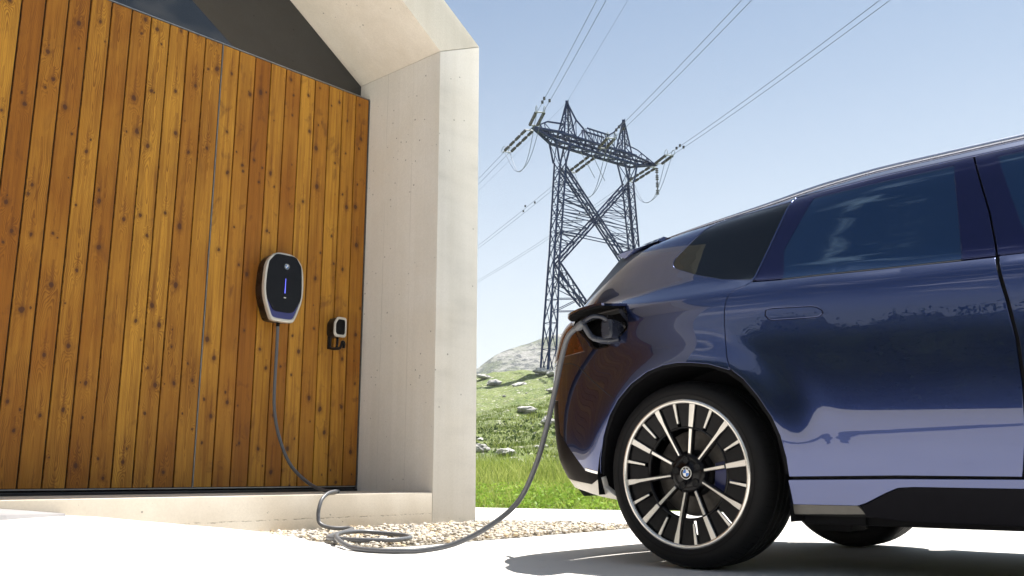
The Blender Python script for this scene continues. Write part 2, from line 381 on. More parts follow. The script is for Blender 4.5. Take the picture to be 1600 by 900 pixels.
t = NT('inner foliage'); n = t.noise(t.obj(), 2.2, 6, .75); t.bump(n, 1.0, .5); M['leafcore'] = t.out(t.mix(t.mapr(n, .35, .65), (.012, .024, .008), (.055, .082, .026)), .9)
M['bark'] = simple('tree bark', (.10, .075, .055), .9)
# ---------------------------------------------------------------- where the house stands
HA = R(48); HO = Vector((-.284, 7.277, 0))
DA = Vector((math.cos(HA), math.sin(HA), 0)); NB = Vector((math.sin(HA), -math.cos(HA), 0))   # along the front / out of the front
def house_ab(x, y):
    dx, dy = x - HO.x, y - HO.y
    return dx*DA.x + dy*DA.y, dx*NB.x + dy*NB.y
def HW(a, b, z): return HO + DA*a + NB*b + Vector((0, 0, z))
E0 = (-.41, 10.88); ET = (.885, -.466); EM = (.466, .885)      # far edge of the paving
def sstep(t, a, b):
    t = np.clip((t-a)/(b-a), 0, 1); return t*t*(3-2*t)
def drive_z(x, y):
    a, b = house_ab(x, y)
    return .165*np.clip((-1.72-.45*np.clip(b, 0, 3)-a)/1.36, 0, 1)*(1-np.clip((b-.05)/3.6, 0, 1))*np.where(b > -.5, 1, 1)
def fbm(x, y, s, oct=4, seed=0):
    return noise.fractal(Vector((x*s+seed, y*s-seed, seed*.37)), .9, 2.1, oct)
def land_z(x, y):
    e = (x-E0[0])*EM[0] + (y-E0[1])*EM[1]; s = (x-E0[0])*ET[0] + (y-E0[1])*ET[1]
    if e < 0:
        d = max(0.0, -e-26) ; return -.10 + (.0 if d <= 0 else min(2.5, .02*d))
    h = .083*e + .00092*e*e
    if e > 74: h = (.083*74+.00092*74*74) - .055*(e-74) - .0004*min(e-74, 120)**2
    k = min(1, e/9.0)
    h += k*(.55*fbm(x, y, .09, 4, 3.1)*min(1, e/30.) + .20*fbm(x, y, .42, 4, 9.2)) + min(1, e/14.)*.11*fbm(x, y, 1.3, 4, 5.0)
    h += .0005*min(40, max(0, s-6))*min(e, 74); h = max(h, -3)
    return h - .02
def grid_mesh(name, xs, ys, fz, mat, **kw):
    nx, ny = len(xs), len(ys)
    V_ = [(x, y, fz(x, y)) for y in ys for x in xs]
    F_ = [(j*nx+i, j*nx+i+1, (j+1)*nx+i+1, (j+1)*nx+i) for j in range(ny-1) for i in range(nx-1)]
    return mesh_obj(name, V_, F_, mat, smooth=True, **kw)

# meadow
t = NT('meadow ground'); g = t.node('ShaderNodeNewGeometry'); P_ = g.outputs['Position']
n1 = t.noise(P_, .35, 5, .6); n2 = t.noise(P_, 1.7, 6, .65); n3 = t.noise(P_, 7, 5, .65)
c = t.mix(t.mapr(n1, .38, .62), (.105, .150, .032), (.170, .205, .058)); c = t.mix(t.mapr(n2, .5, .68, 0, .8), c, (.19, .19, .095))
c = t.mix(t.mapr(n3, .50, .60, 0, .95), c, (.045, .070, .018)); c = t.mix(t.mapr(t.noise(P_, 2.9, 6, .7), .57, .64, 0, .85), c, (.46, .44, .38))
t.bump(n3, .8, .15); M['meadow'] = t.out(c, .95)
def axis(lo, hi, fine_lo, fine_hi, fine, k=1.22):
    a = list(np.arange(fine_lo, fine_hi+1e-6, fine)); s = fine; x = fine_lo
    L = []
    while x > lo: s *= k; x -= s; L.append(max(x, lo))
    s = fine; x = a[-1]; H_ = []
    while x < hi: s *= k; x += s; H_.append(min(x, hi))
    return L[::-1] + a + H_
meadow = grid_mesh('ground', axis(-2400, 2400, -14, 26, .55), axis(-2400, 2400, 3, 84, .55), land_z, M['meadow'])
tag(meadow, kind='structure')

# paving
def pav(s, e): return (E0[0]+ET[0]*s+EM[0]*e, E0[1]+ET[1]*s+EM[1]*e)
ss = list(np.arange(-16, 18.01, .25)); es = list(np.arange(-26, 0.001, .25))
V_ = []
for e in es:
    for s in ss:
        x, y = pav(s, e); V_.append((x, y, float(drive_z(x, y))))
n = len(ss); F_ = [(j*n+i, j*n+i+1, (j+1)*n+i+1, (j+1)*n+i) for j in range(len(es)-1) for i in range(n-1)]
# a real edge, 9 cm deep
k = len(V_)
for i in range(n): V_.append((V_[(len(es)-1)*n+i][0], V_[(len(es)-1)*n+i][1], -.12))
for i in range(n-1): F_.append(((len(es)-1)*n+i, (len(es)-1)*n+i+1, k+i+1, k+i))
drive = mesh_obj('driveway', V_, F_, M['drive'], smooth=False); tag(drive, kind='structure')
# open joint in the slab
J = [(-1.62, 2.86), (-.82, 3.68), (-.58, 3.92), (-.35, 4.14)]
jv = []
for (x, y), w in zip(J, (.005, .005, .004, .001)): jv += [(x-.7*w, y+.7*w, .004), (x+.7*w, y-.7*w, .004)]
jo = mesh_obj('joint', jv, [(2*i, 2*i+1, 2*i+3, 2*i+2) for i in range(len(J)-1)], M['joint'], parent=drive)

# sloping strip against the plinth, left; its grey colour paints in shade
t = NT('shade-painted threshold concrete'); n = t.noise(t.obj(), 6, 5, .6); t.bump(n, .3, .01); M['shadestrip'] = t.out(t.mix(n, (.30, .29, .29), (.20, .195, .20)), .9)
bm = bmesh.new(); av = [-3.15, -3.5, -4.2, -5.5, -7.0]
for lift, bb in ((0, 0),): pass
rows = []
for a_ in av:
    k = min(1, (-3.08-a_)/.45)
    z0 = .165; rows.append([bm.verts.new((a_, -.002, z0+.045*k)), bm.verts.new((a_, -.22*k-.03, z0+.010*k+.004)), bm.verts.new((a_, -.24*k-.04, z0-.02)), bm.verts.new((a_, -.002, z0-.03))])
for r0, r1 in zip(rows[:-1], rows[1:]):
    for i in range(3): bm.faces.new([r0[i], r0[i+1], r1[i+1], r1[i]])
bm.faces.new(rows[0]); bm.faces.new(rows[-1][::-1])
thr = from_bm('pavement', bm, M['shadestrip']); thr.location = HO; thr.rotation_euler = (0, 0, HA); tag(thr, kind='structure')

# ---------------------------------------------------------------- house
house = empty('house', HO, HA)
tag(house, 'pale concrete gabled house with a recessed facade of upright stained pine boards', 'house')
IN, OUT, W2 = .667, .63, 7.0
RZ_O = 4.01 + OUT*3.5; RZ_I = 3.80 + IN*3.04
D0, D1, DB = 0.0, 1.06, 9.0
def hp(name, pts, y0, y1, mat, bev=.006):
    bm = bmesh.new(); bm_prism(bm, pts, y0, y1, 'y', bev); return from_bm(name, bm, mat, house, angle=30)
e_ = .0015
# the front end of the shell: walls, roof slabs, plinth
# front reveal frame: its front face catches more sky
hp('side_wall', [(0, -.1), (0, 4.01), (-.46, 3.80), (-.46, -.1)], D0, DB, M['concrete_front'])
hp('side_wall', [(-7, -.1), (-7+.46, -.1), (-7+.46, 3.80), (-7, 4.01)], D0, DB, M['concrete_front'])
hp('roof_slab', [(0-e_, 4.012), (-3.5, RZ_O), (-3.5, RZ_I), (-.46-e_, 3.802)], D0, DB, M['concrete'])
hp('roof_slab', [(-7+e_, 4.012), (-7+.46+e_, 3.802), (-3.502, RZ_I), (-3.502, RZ_O)], D0, DB, M['concrete'])
# plinth with a cold joint
bm = bmesh.new()
bm_box(bm, -6.539, -.461, D0+.001, DB-.2, -.1, .243, .007)
hp_pl = from_bm('plinth', bm, M['plinth'], house, angle=30)
# rear wall
bm = bmesh.new(); bm_prism(bm, [(-.461, .243), (-.461, 3.8), (-3.5, RZ_I), (-6.539, 3.8), (-6.539, .243)], DB-.2, DB-.02, 'y'); from_bm('rear_wall', bm, M['concrete'], house)
# form-tie holes and board joints on the visible reveal, real little recess rims
# gable glazing
bm = bmesh.new(); bm_prism(bm, [(-.462, 3.60), (-.462, 3.795), (-3.5, RZ_I-.005), (-6.538, 3.795), (-6.538, 3.60)], 1.030, 1.045, 'y'); from_bm('gable_window', bm, M['gableglass'], house)
# dark backing and frames of the boarded facade
PY = .90; PT, PB = 3.622, .287
box_obj('facade_backing', -6.535, -.466, PY+.022, PY+.12, .244, 3.60, M['blackvoid'], house)
box_obj('top_rail', -6.535, -.466, PY-.004, PY+.125, PT+.004, PT+.012, M['greymetal'], house)
box_obj('bottom_rail', -6.535, -.466, PY-.012, PY+.022, .2445, .262, M['blackmetal'], house, .002)
box_obj('edge_trim', -.4655, -.4615, PY-.006, PY+.12, .262, PT+.003, M['greymetal'], house)
box_obj('drip_sill', -6.535, -.466, PY-.006, PY+.021, .276, .2835, M['greymetal'], house)
PITCH = .1434
me_plank = None
def plank_mesh(w):
    bm = bmesh.new(); bm_box(bm, -w/2, w/2, 0, .021, 0, PT-PB, .0022)
    me = bpy.data.meshes.new('plank'); bmesh.ops.recalc_face_normals(bm, faces=bm.faces[:]); bm.to_mesh(me); bm.free()
    me.materials.append(M['wood']); return me
me_plank = plank_mesh(PITCH-.0115)
x = -.469
i = 0
while x - PITCH > -6.54:
    xc = x - PITCH/2
    o = bpy.data.objects.new('plank', me_plank); COL.objects.link(o); o.parent = house
    o.color = ((1.0 if i < 10 else .05), 0, 0, 1)
    o.location = (xc, PY + random.uniform(-.0008, .0008), PB)
    x -= PITCH; i += 1
    if i in (10, 28):      # metal edge of the garage door leaf
        box_obj('door_edge', x-.0045, x+.0005, PY-.003, PY+.021, PB-.002, PT, M['greymetal'], house); x -= .004
o = None

# ---------------------------------------------------------------- wallbox
def roundel(parent, center, r, right, up, nrm, letters=True, rot=0.0, dark=None):
    """ring with four quarters; geometry lies in the plane right/up, proud along nrm"""
    c = Vector(center)
    def P(a, rr, d): return c + right*(rr*math.cos(a)) + up*(rr*math.sin(a)) + nrm*d
    def disc(name, r0, r1, a0, a1, d, mat, seg):
        V_, F_ = [], []
        n = seg+1
        for k in range(n):
            a = a0+(a1-a0)*k/seg
            V_ += [P(a, r0, d), P(a, r1, d), P(a, r0, d-.001*r/.03), P(a, r1, d-.001*r/.03)]
        for k in range(seg):
            b = 4*k; F_ += [(b, b+1, b+5, b+4), (b+1, b+3, b+7, b+5), (b+3, b+2, b+6, b+7), (b+2, b, b+4, b+6)]
        return mesh_obj(name, V_, F_, mat, parent)
    root = disc('emblem', 0.0005, r*.97, 0, 2*math.pi, 0.0006, M['glossblack'], 32)
    parent = root
    disc('emblem_rim', r*.90, r, 0, 2*math.pi, .0012, M['silver'], 40)
    disc('emblem_ring', r*.545, r*.60, 0, 2*math.pi, .0012, M['silver'], 32)
    for q in range(4):
        disc('emblem_quarter', .0003, r*.54, q*math.pi/2+rot, (q+1)*math.pi/2+rot, .0010, (M['white'] if q % 2 == 0 else (dark or M['blue_e'])), 10)
    if letters:
        for ch, ang in (('B', 132), ('M', 90), ('W', 48)):
            vs, fs = text_mesh(ch, r*.36); a = R(ang)
            er = right*math.cos(a-math.pi/2) + up*math.sin(a-math.pi/2); eu = right*math.cos(a) + up*math.sin(a)
            mesh_obj('emblem_letter', [c + eu*(r*.75) + er*v[0] + eu*v[1] + nrm*.0014 for v in vs], fs, M['white'], parent)
    return root
wb = empty('wall_charger', HW(-1.335, -.90, 1.50), HA)
tag(wb, 'large black charging box with pale bezel and violet light band on the pine boards', 'wall charger')
def shield(k=1.0, dz=0.0):
    pts = [(-.088, .548), (.088, .548), (.168, .462), (.181, .215), (.112, .030), (.085, .008), (-.085, .008), (-.112, .030), (-.181, .215), (-.168, .462)]
    cx, cz = 0, .28
    return [(x*k, cz+(z-cz)*k+dz) for x, z in pts]
def rounded(pts, r=.40, n=6):
    out = []; N = len(pts)
    for i in range(N):
        p0, p1, p2 = Vector(pts[i-1]), Vector(pts[i]), Vector(pts[(i+1) % N])
        a = p1 + (p0-p1)*r; b = p1 + (p2-p1)*r
        for k in range(n+1):
            t_ = k/n; out.append(tuple((a*(1-t_)**2 + p1*2*t_*(1-t_) + b*t_*t_)))
    return out
def loft(name, rings, mat, parent, cap=(True, True), angle=35):
    bm = bmesh.new(); L = [[bm.verts.new(p) for p in r] for r in rings]; n = len(L[0])
    for a, b in zip(L[:-1], L[1:]):
        for i in range(n): bm.faces.new([a[i], a[(i+1) % n], b[(i+1) % n], b[i]])
    if cap[0]: bm.faces.new(L[0][::-1])
    if cap[1]: bm.faces.new(L[-1])
    return from_bm(name, bm, mat, parent, angle=angle)
S1 = rounded(shield(.97)); S2 = rounded(shield(1.0)); S3 = rounded(shield(.90)); S4 = rounded(shield(.86))
def ring(P, y): return [(x, y, z) for x, z in P]
loft('housing', [ring(rounded(shield(.93)), 0), ring(S1, -.012), ring(S1, -.092), ring(rounded(shield(.985)), -.100)], M['brownblack'], wb, (True, False))
# bezel: outer wall, rounded lip, inner wall
loft('bezel', [ring(rounded(shield(.99)), -.099), ring(S2, -.104), ring(S2, -.126), ring(rounded(shield(.985)), -.134), ring(rounded(shield(.955)), -.137), ring(rounded(shield(.915)), -.136), ring(S3, -.131), ring(S3, -.112)], M['satin'], wb, (True, True))
# violet light band low down, with fine ribs
low = [p for p in rounded(shield(.905))]
loft('light_band', [ring(rounded(shield(.895)), -.1125), ring(rounded(shield(.895)), -.1285)], M['blue_ring'], wb, (False, True))
bm = bmesh.new()
for k in range(30):
    xx = -.145 + k*.01
    zb_ = .043 if abs(xx) < .09 else .043 + (abs(xx)-.09)*1.9
    bm_box(bm, xx-.0012, xx+.0012, -.1305, -.1285, zb_, zb_+.038)
ribs = from_bm('light_ribs', bm, M['blue_ring'], wb); ribs['kind'] = 'stuff'
# glossy face, slightly faceted into three facets, rising past the band
face = [(-.088, .530), (.088, .530), (.150, .458), (.160, .205), (.092, .098), (.060, .084), (-.060, .084), (-.092, .098), (-.160, .205), (-.150, .458)]
F1 = rounded(face, .22); 
def facet(x, y): return y - .012*max(0, 1-max(0, abs(x)-.062)/.11)
loft('front_panel', [[(x, -.129, z) for x, z in F1], [(x, facet(x, -.134), z) for x, z in F1], [(x*.985, facet(x, -.1365), .31+(z-.31)*.99) for x, z in F1]], M['glossblack'], wb, (True, True), 20)
E1 = Vector((1, 0, 0)); E3 = Vector((0, 0, 1)); EN = Vector((0, -1, 0))
roundel(wb, (0.005, -.1488, .440), .0215, E1, E3, EN, True, 0.0, M['blue_e'])
loft('status_light', [[(x, y, z) for x, z in [(-.0035, .23), (.0035, .23), (.0035, .345), (-.001, .345)]] for y in (-.148, -.1496)], M['blue_glow'], wb)
mk = merge([([(x0, -.1492, .192), (x1, -.1492, .192), (x1, -.1492, .199), (x0, -.1492, .199)], [(0, 1, 2, 3)]) for x0, x1 in ((-.008, -.003), (-.001, .005), (.007, .011))])
mesh_obj('printed_mark', *mk, M['white'], wb)
loft('cable_gland', [[(.0+.014*math.cos(a), -.075+.014*math.sin(a), z) for a in [2*math.pi*k/14 for k in range(14)]] for z in (-.018, .012)], M['matteblack'], wb)

# plug holder with hook
hd = empty('plug_holder', HW(-.762, -.90, 1.36), HA)
tag(hd, 'small black plug holder with pale bezel and cable hook, right of the charging box', 'plug holder')
def hs(k, ox=0):
    pts = [(-.052, .115), (-.060, .130), (-.060, .215), (-.030, .262), (.045, .262), (.056, .245), (.056, .122), (.042, .105), (-.040, .105)]
    return [((x)*k+ox, .185+(z-.185)*k) for x, z in pts]
H1 = rounded(hs(1.0), .2, 3)
loft('body', [ring(H1, 0), ring(H1, -.088)], M['brownblack'], hd)
loft('bezel', [ring(H1, -.0885), ring(rounded(hs(1.05), .2, 3), -.092), ring(rounded(hs(1.05), .2, 3), -.100), ring(rounded(hs(.98), .2, 3), -.106), ring(rounded(hs(.80), .2, 3), -.104), ring(rounded(hs(.78), .2, 3), -.080)], M['satin'], hd, (True, True))
loft('socket_cover', [ring(rounded(hs(.775), .2, 3), -.0805), ring(rounded(hs(.775), .2, 3), -.1005)], M['glossblack'], hd, (False, True))
hk = [(-.035, -.006, .115), (-.035, -.006, .03), (-.033, -.03, .012), (-.030, -.075, .006), (-.010, -.098, .008), (.006, -.104, .022), (.018, -.104, .060), (.030, -.104, .066), (.040, -.104, .050), (.036, -.102, .016)]
tube_obj('hook', catmull(hk, 5), .0115, M['brownblack'], hd, 8)
tube_obj('hook_stay', [(-.012, -.082, .11), (-.014, -.084, .05), (-.018, -.080, .010)], .010, M['brownblack'], hd, 8)
box_obj('back_plate', -.052, -.014, -.010, 0, .008, .112, M['brownblack'], hd, .003)
# ---------------------------------------------------------------- the car: one smooth side surface v = V(u, z)
# u forward from the rear axle, v outward from the centre line, z up; panels are cut from it along their shut lines
def interp(x,pts):
    # monotone cubic (pchip)
    xs=[p[0] for p in pts]; ys=[p[1] for p in pts]; n=len(xs)
    if x<=xs[0]: return ys[0]+(x-xs[0])*(ys[1]-ys[0])/(xs[1]-xs[0])
    if x>=xs[-1]: return ys[-1]+(x-xs[-1])*(ys[-1]-ys[-2])/(xs[-1]-xs[-2])
    i=0
    while xs[i+1]<x: i+=1
    def d(k): return (ys[k+1]-ys[k])/(xs[k+1]-xs[k])
    def m(k):
        if k==0: return d(0)
        if k==n-1: return d(n-2)
        a,b=d(k-1),d(k)
        return 0 if a*b<=0 else 2*a*b/(a+b)
    h=xs[i+1]-xs[i]; t=(x-xs[i])/h
    return (2*t**3-3*t*t+1)*ys[i]+(t**3-2*t*t+t)*h*m(i)+(-2*t**3+3*t*t)*ys[i+1]+(t**3-t*t)*h*m(i+1)
ZB=[(-1,1.08),(-.6,1.10),(-.3,1.122),(0,1.13),(.45,1.12),(.9,1.097),(1.3,1.08),(2.3,1.04),(3.7,.93)]
ZR=[(-.8,1.31),(-.55,1.395),(-.387,1.435),(-.24,1.450),(-.034,1.473),(.283,1.506),(.57,1.54),(.83,1.554),(1.3,1.556),(1.6,1.54),(2.0,1.49)]
LOW=[(-.95,.895),(-.82,.918),(-.76,.930),(-.62,.9465),(-.49,.9545),(-.37,.957),(-.27,.956),(-.17,.950),(-.10,.943),(-.055,.932),(-.026,.914),(0,.889),(.02,.876)]
UP=[(0,.888),(.06,.866),(.25,.828),(.5,.783),(.75,.738),(.87,.708),(.95,.67),(1,.63)]
RR=[(.2,-.72),(.28,-.80),(.36,-.87),(.45,-.92),(.6,-.94),(.75,-.945),(.9,-.93),(1.0,-.905),(1.1,-.87),(1.2,-.82),(1.3,-.74),(1.45,-.60)]
RF=[(.2,3.6),(.45,3.72),(.7,3.76),(.9,3.72),(1.05,3.6)]
def S(x,a,b):
    t=min(1,max(0,(x-a)/(b-a))); return t*t*(3-2*t)
def base(u,z):
    zb=interp(u,ZB); zr=interp(u,ZR); t=z-zb
    lo=interp(t,LOW); 
    up=interp(t/max(.2,(zr-zb)),UP)
    k=S(t,-.012,.025)
    w=lo*(1-k)+up*k
    r=math.hypot(u,z-.376); 
    w+=.016*math.exp(-((r-.45)/.10)**2)*S(z,1.02,.80)-.003*math.exp(-((r-.60)/.07)**2)*S(z,1.0,.7)*S(u,0,.3)
    r=math.hypot(u-2.897,z-.376); w+=.016*math.exp(-((r-.45)/.10)**2)*S(z,1.0,.80)
    return w
def V(u,z):
    w=base(u,z); u0=.15
    if u<u0:
        R=interp(z,RR); n=4.1; s=min(.9995,(u0-u)/(u0-R)); w*=(1-s**n)**(1/n)
    elif u>2.4:
        R=interp(z,RF); n=3.4; s=min(.9995,(u-2.4)/(R-2.4)); w*=(1-s**n)**(1/n)
    return w

CY_ = R(-42.4); CO = Vector((1.31873, 4.42007, 0))
car = empty('parked_car', CO, CY_)
tag(car, 'dark metallic blue estate car with its charging flap open and a cable plugged in', 'car')
def CW(u, v, z): return CO + Vector((math.cos(-CY_), -math.sin(-CY_), 0))*u - Vector((math.sin(-CY_), math.cos(-CY_), 0))*v + Vector((0, 0, z))
def resample(P, step, closed=True):
    out = []; N = len(P)
    for i in range(N if closed else N-1):
        a = np.array(P[i]); b = np.array(P[(i+1) % N]); n = max(1, int(math.ceil(np.linalg.norm(b-a)/step)))
        for k in range(n): out.append(tuple(a+(b-a)*k/n))
    return out
def inside(P, poly):
    x, y = P[:, 0], P[:, 1]; c = np.zeros(len(P), bool); q = np.array(poly); N = len(q)
    for i in range(N):
        x0, y0 = q[i]; x1, y1 = q[(i+1) % N]
        if y0 == y1: continue
        m = ((y0 > y) != (y1 > y)) & (x < (x1-x0)*(y-y0)/(y1-y0)+x0); c ^= m
    return c
def lift_normal(u, z):
    h = .004; du = (V(u+h, z)-V(u-h, z))/(2*h); dz = (V(u, z+h)-V(u, z-h))/(2*h)
    return Vector((-du, 1, -dz)).normalized()
def inset(poly, d):
    """move a closed outline inwards by d (negative: outwards)"""
    P = [Vector(p) for p in poly]; N = len(P)
    area = sum(P[i].x*P[(i+1) % N].y-P[(i+1) % N].x*P[i].y for i in range(N)); sg = 1 if area > 0 else -1
    out = []
    for i in range(N):
        a, b, c = P[i-1], P[i], P[(i+1) % N]
        e1 = (b-a).normalized(); e2 = (c-b).normalized()
        n1 = Vector((-e1.y, e1.x)); n2 = Vector((-e2.y, e2.x)); m = n1+n2
        if m.length < 1e-4: m = n1
        m.normalize(); out.append(tuple(b+m*(sg*d/max(.4, m.dot(n1)))))
    return out
def side_panel(name, outline, holes=(), mat=None, off=0.0, step=.03, thick=.014, sides=(1, -1), gap=.0, parent=None, sharp_rim=True, lipround=.0025):
    if gap: outline = inset(outline, gap)
    loops = [resample(outline, step*.8)] + [resample(h, step*.6) for h in holes]
    pts = []; edges = []
    for L in loops:
        b = len(pts); pts += L; edges += [(b+i, b+(i+1) % len(L)) for i in range(len(L))]
    A = np.array(outline); lo = A.min(0); hi = A.max(0)
    us = []; u = lo[0]
    while u < hi[0]: us.append(u); u += step*(.45 if u < -.5 else 1.0)
    G = np.array([(u+.013*(k % 2), z) for u in us for k, z in enumerate(np.arange(lo[1], hi[1], step))])
    ok = inside(G, loops[0])
    for L in loops[1:]: ok &= ~inside(G, L)
    B = np.array(pts); G = G[ok]
    if len(G):
        d = np.min(np.hypot(G[:, None, 0]-B[None, :, 0], G[:, None, 1]-B[None, :, 1]), axis=1); G = G[d > step*.42]
    allp = [Vector(p) for p in pts] + [Vector(p) for p in G.tolist()]
    vo, eo, fo, ov, oe, of = delaunay_2d_cdt(allp, edges, [], 0, 1e-5)
    vo = [tuple(v) for v in vo]
    C = np.array([[sum(vo[i][0] for i in f)/3, sum(vo[i][1] for i in f)/3] for f in fo])
    ok = inside(C, loops[0])
    for L in loops[1:]: ok &= ~inside(C, L)
    fo = [f for f, k in zip(fo, ok) if k]
    used = sorted({i for f in fo for i in f}); mp_ = {j: i for i, j in enumerate(used)}
    vo = [vo[j] for j in used]; fo = [tuple(mp_[i] for i in f) for f in fo]
    P3, NN = [], []
    for u, z in vo:
        n = lift_normal(u, z); NN.append(n); P3.append(Vector((u, V(u, z), z)) + n*off)
    cnt = {}
    for f in fo:
        for i in range(3):
            a, b = f[i], f[(i+1) % 3]; cnt[(a, b)] = 1
    bd = [(a, b) for (a, b) in cnt if (b, a) not in cnt]
    nb = len(P3); bi = {}
    rim_in, rim_n = [], []
    # outward direction in the surface, for the softly turned edge
    outd = {}
    for a, b in bd:
        e = (P3[b]-P3[a]); 
        if e.length < 1e-7: continue
        m = e.cross(NN[a]).normalized()
        outd[a] = outd.get(a, Vector((0, 0, 0)))+m; outd[b] = outd.get(b, Vector((0, 0, 0)))+m
    sgn = 1
    objs = []
    Vx = list(P3); Nx = list(NN); Fx = list(fo)
    # decide the sign of outd by testing one edge against its face
    if bd:
        vote = 0.0
        for a, b in bd[::3]:
            f = next(f for f in fo if a in f and b in f); c = [i for i in f if i not in (a, b)][0]
            m = (P3[b]-P3[a]).cross(NN[a]); vote += m.dot(P3[c]-P3[a])
        if vote > 0: sgn = -1
    i1 = {}; i2 = {}
    for a in outd:
        o = outd[a].normalized()*sgn
        i1[a] = len(Vx); Vx.append(P3[a]+o*lipround*.8-NN[a]*lipround*.7); Nx.append((NN[a]*.6+o).normalized())
        i2[a] = len(Vx); Vx.append(P3[a]+o*lipround*.8-NN[a]*thick); Nx.append(o)
    for a, b in bd:
        if a in i1 and b in i1:
            Fx.append((b, a, i1[a], i1[b])); Fx.append((i1[b], i1[a], i2[a], i2[b]))
    for s in sides:
        VV = [(p.x, -p.y*s, p.z) for p in Vx]; N2 = [(p.x, -p.y*s, p.z) for p in Nx]
        FF = [tuple(f[::-1]) if s == -1 else tuple(f) for f in Fx]
        # orientation: make faces agree with the normals
        tot = 0.0
        for f0 in FF[:len(fo)]:
            a, b, c = (Vector(VV[i]) for i in f0[:3]); tot += (b-a).cross(c-a).dot(Vector(N2[f0[0]]))
        if tot < 0: FF = [f[::-1] for f in FF]
        o = mesh_obj(name, VV, FF, mat, parent or car, smooth=True)
        o.data.normals_split_custom_set_from_vertices([Vector(q).normalized() for q in N2])
        objs.append(o)
    return objs
def ub(z, s=.93, u0=.15): return u0-(u0-interp(z, RR))*s
def uf(z, s=.93): return 2.4+(interp(z, RF)-2.4)*s
ARCH = [(-.422,.371),(-.410,.44),(-.385,.53),(-.343,.62),(-.291,.687),(-.219,.748),(-.135,.793),(-.054,.815),(.015,.820),(.08,.815),(.16,.803),(.237,.777),(.306,.729),(.361,.662),(.413,.580),(.440,.511),(.455,.430),(.457,.37)]
FARCH = [(2.897+.437*math.cos(a), .376+.437*math.sin(a)) for a in [math.pi-(.02+k*(math.pi-.02)/16) for k in range(17)]]
DSH = [(.252,.772),(.236,.83),(.229,.896),(.2245,.954),(.2245,1.009),(.229,1.052),(.241,1.083),(.264,1.100),(.300,1.112),(.322,1.130)]
DSH2 = [(.376,1.308),(.437,1.505)]
QW_ = [(.318,1.127),(.174,1.157),(.034,1.202),(-.081,1.252),(-.100,1.268),(-.107,1.290),(-.100,1.316),(-.045,1.377),(.012,1.436),(.035,1.453),(.060,1.463),(.164,1.481),(.434,1.489)]
PORT = [(-.628,1.095),(-.590,1.105),(-.439,1.109),(-.330,1.112),(-.285,1.104),(-.258,1.074),(-.239,1.012),(-.246,.985),(-.335,.930),(-.360,.919),(-.430,.916),(-.464,.932),(-.482,.958),(-.560,1.02),(-.618,1.060)]
def zr(u): return interp(u, ZR)
# --- painted side, rear quarter and the long roof side member in one
rearb = [(ub(z), z) for z in (1.17, 1.13, 1.09, 1.0, .9, .8, .725)]
lower = [(-.715,.712),(-.714,.639),(-.708,.560),(-.516,.388)]
out_ = lower + ARCH[:12] + DSH + QW_[1:] + [(.437,1.505),(.679,1.507),(.854,1.514),(1.132,1.514),(1.30,1.513),(1.55,1.498),(1.86,1.40),(2.20,1.16),(2.33,1.045),(2.44,1.03)]
out_ += [(2.30,1.13),(1.98,1.385),(1.75,1.50)] + [(u, zr(u)) for u in (1.55, 1.3, 1.05, .83, .57, .283, .1, -.034, -.15, -.24)] + [(-.299,1.405),(-.383,1.356),(-.509,1.274),(-.648,1.195)] + rearb
side_panel('body_side', out_, [], M['paint'], step=.024, sides=(-1,))
side_panel('body_side', out_, [PORT], M['paint'], step=.020, sides=(1,))
# quarter window
qw = [(.326,1.134)] + QW_[1:] 
side_panel('quarter_window', inset([(.322,1.131)] + QW_[1:], .0085), [], M['qglass'], off=-.002, thick=.006)
qring = [(.322,1.131)] + QW_[1:]
side_panel('window_trim', inset(qring, .0005), [inset(qring, .0045)], M['paint'], off=.0005, step=.02, thick=.006)
side_panel('window_seal', inset(qring, .0035), [inset(qring, .0088)], M['blackvoid'], off=-.0025, step=.02, thick=.008)
# rear door
FSH = [(1.237,.357),(1.262,.50),(1.2705,.648),(1.2665,.792),(1.2495,.919),(1.219,1.085)]
BELT = [(1.111,1.089),(.95,1.0975),(.799,1.104),(.62,1.112),(.454,1.118),(.38,1.124)]
door = [(.457,.357),(.85,.361)] + FSH + BELT + DSH[::-1] + ARCH[12:-1]
HND = [(.409,.990),(.407,.972),(.418,.960),(.431,.953),(.603,.944),(.620,.946),(.630,.955),(.626,.964),(.611,.974),(.591,.981),(.43,.993)]
dr = side_panel('rear_door', door, [inset(HND, -.0065)], M['paint'], step=.024, gap=.0062)
hh = side_panel('handle', HND, [], M['paint'], off=.0005, step=.012, thick=.02, parent=None, sides=(1,), lipround=.003)[0]; hh.parent = dr[0]
hh = side_panel('handle', HND, [], M['paint'], off=.0005, step=.012, thick=.02, sides=(-1,), lipround=.003)[0]; hh.parent = dr[1]
bk = side_panel('handle_recess', inset(HND, -.012), [], M['blackvoid'], off=-.010, step=.02, thick=.004)
for k in (0, 1): bk[k].parent = dr[k]
GL = [(.454,1.124),(.432,1.252),(.480,1.362),(.530,1.474),(.812,1.481),(1.069,1.484),(1.088,1.286),(1.106,1.096),(.95,1.102),(.798,1.110),(.62,1.118)]
UPD = [(.328,1.1345),(.381,1.308),(.4405,1.4985),(.679,1.4995),(.854,1.5065),(1.131,1.5065),(1.187,1.264),(1.214,1.0915),(1.111,1.0945),(.95,1.103),(.799,1.1095),(.62,1.1175),(.454,1.1235),(.38,1.1295)]
fr = side_panel('window_frame', UPD, [inset(GL, -.0015)], M['pillarblack'], off=-.001, step=.02, thick=.01, gap=.0015)
gw = side_panel('window', GL, [], M['glass'], off=-.0035, step=.03, thick=.005)
for k in (0, 1): fr[k].parent = dr[k]; gw[k].parent = dr[k]
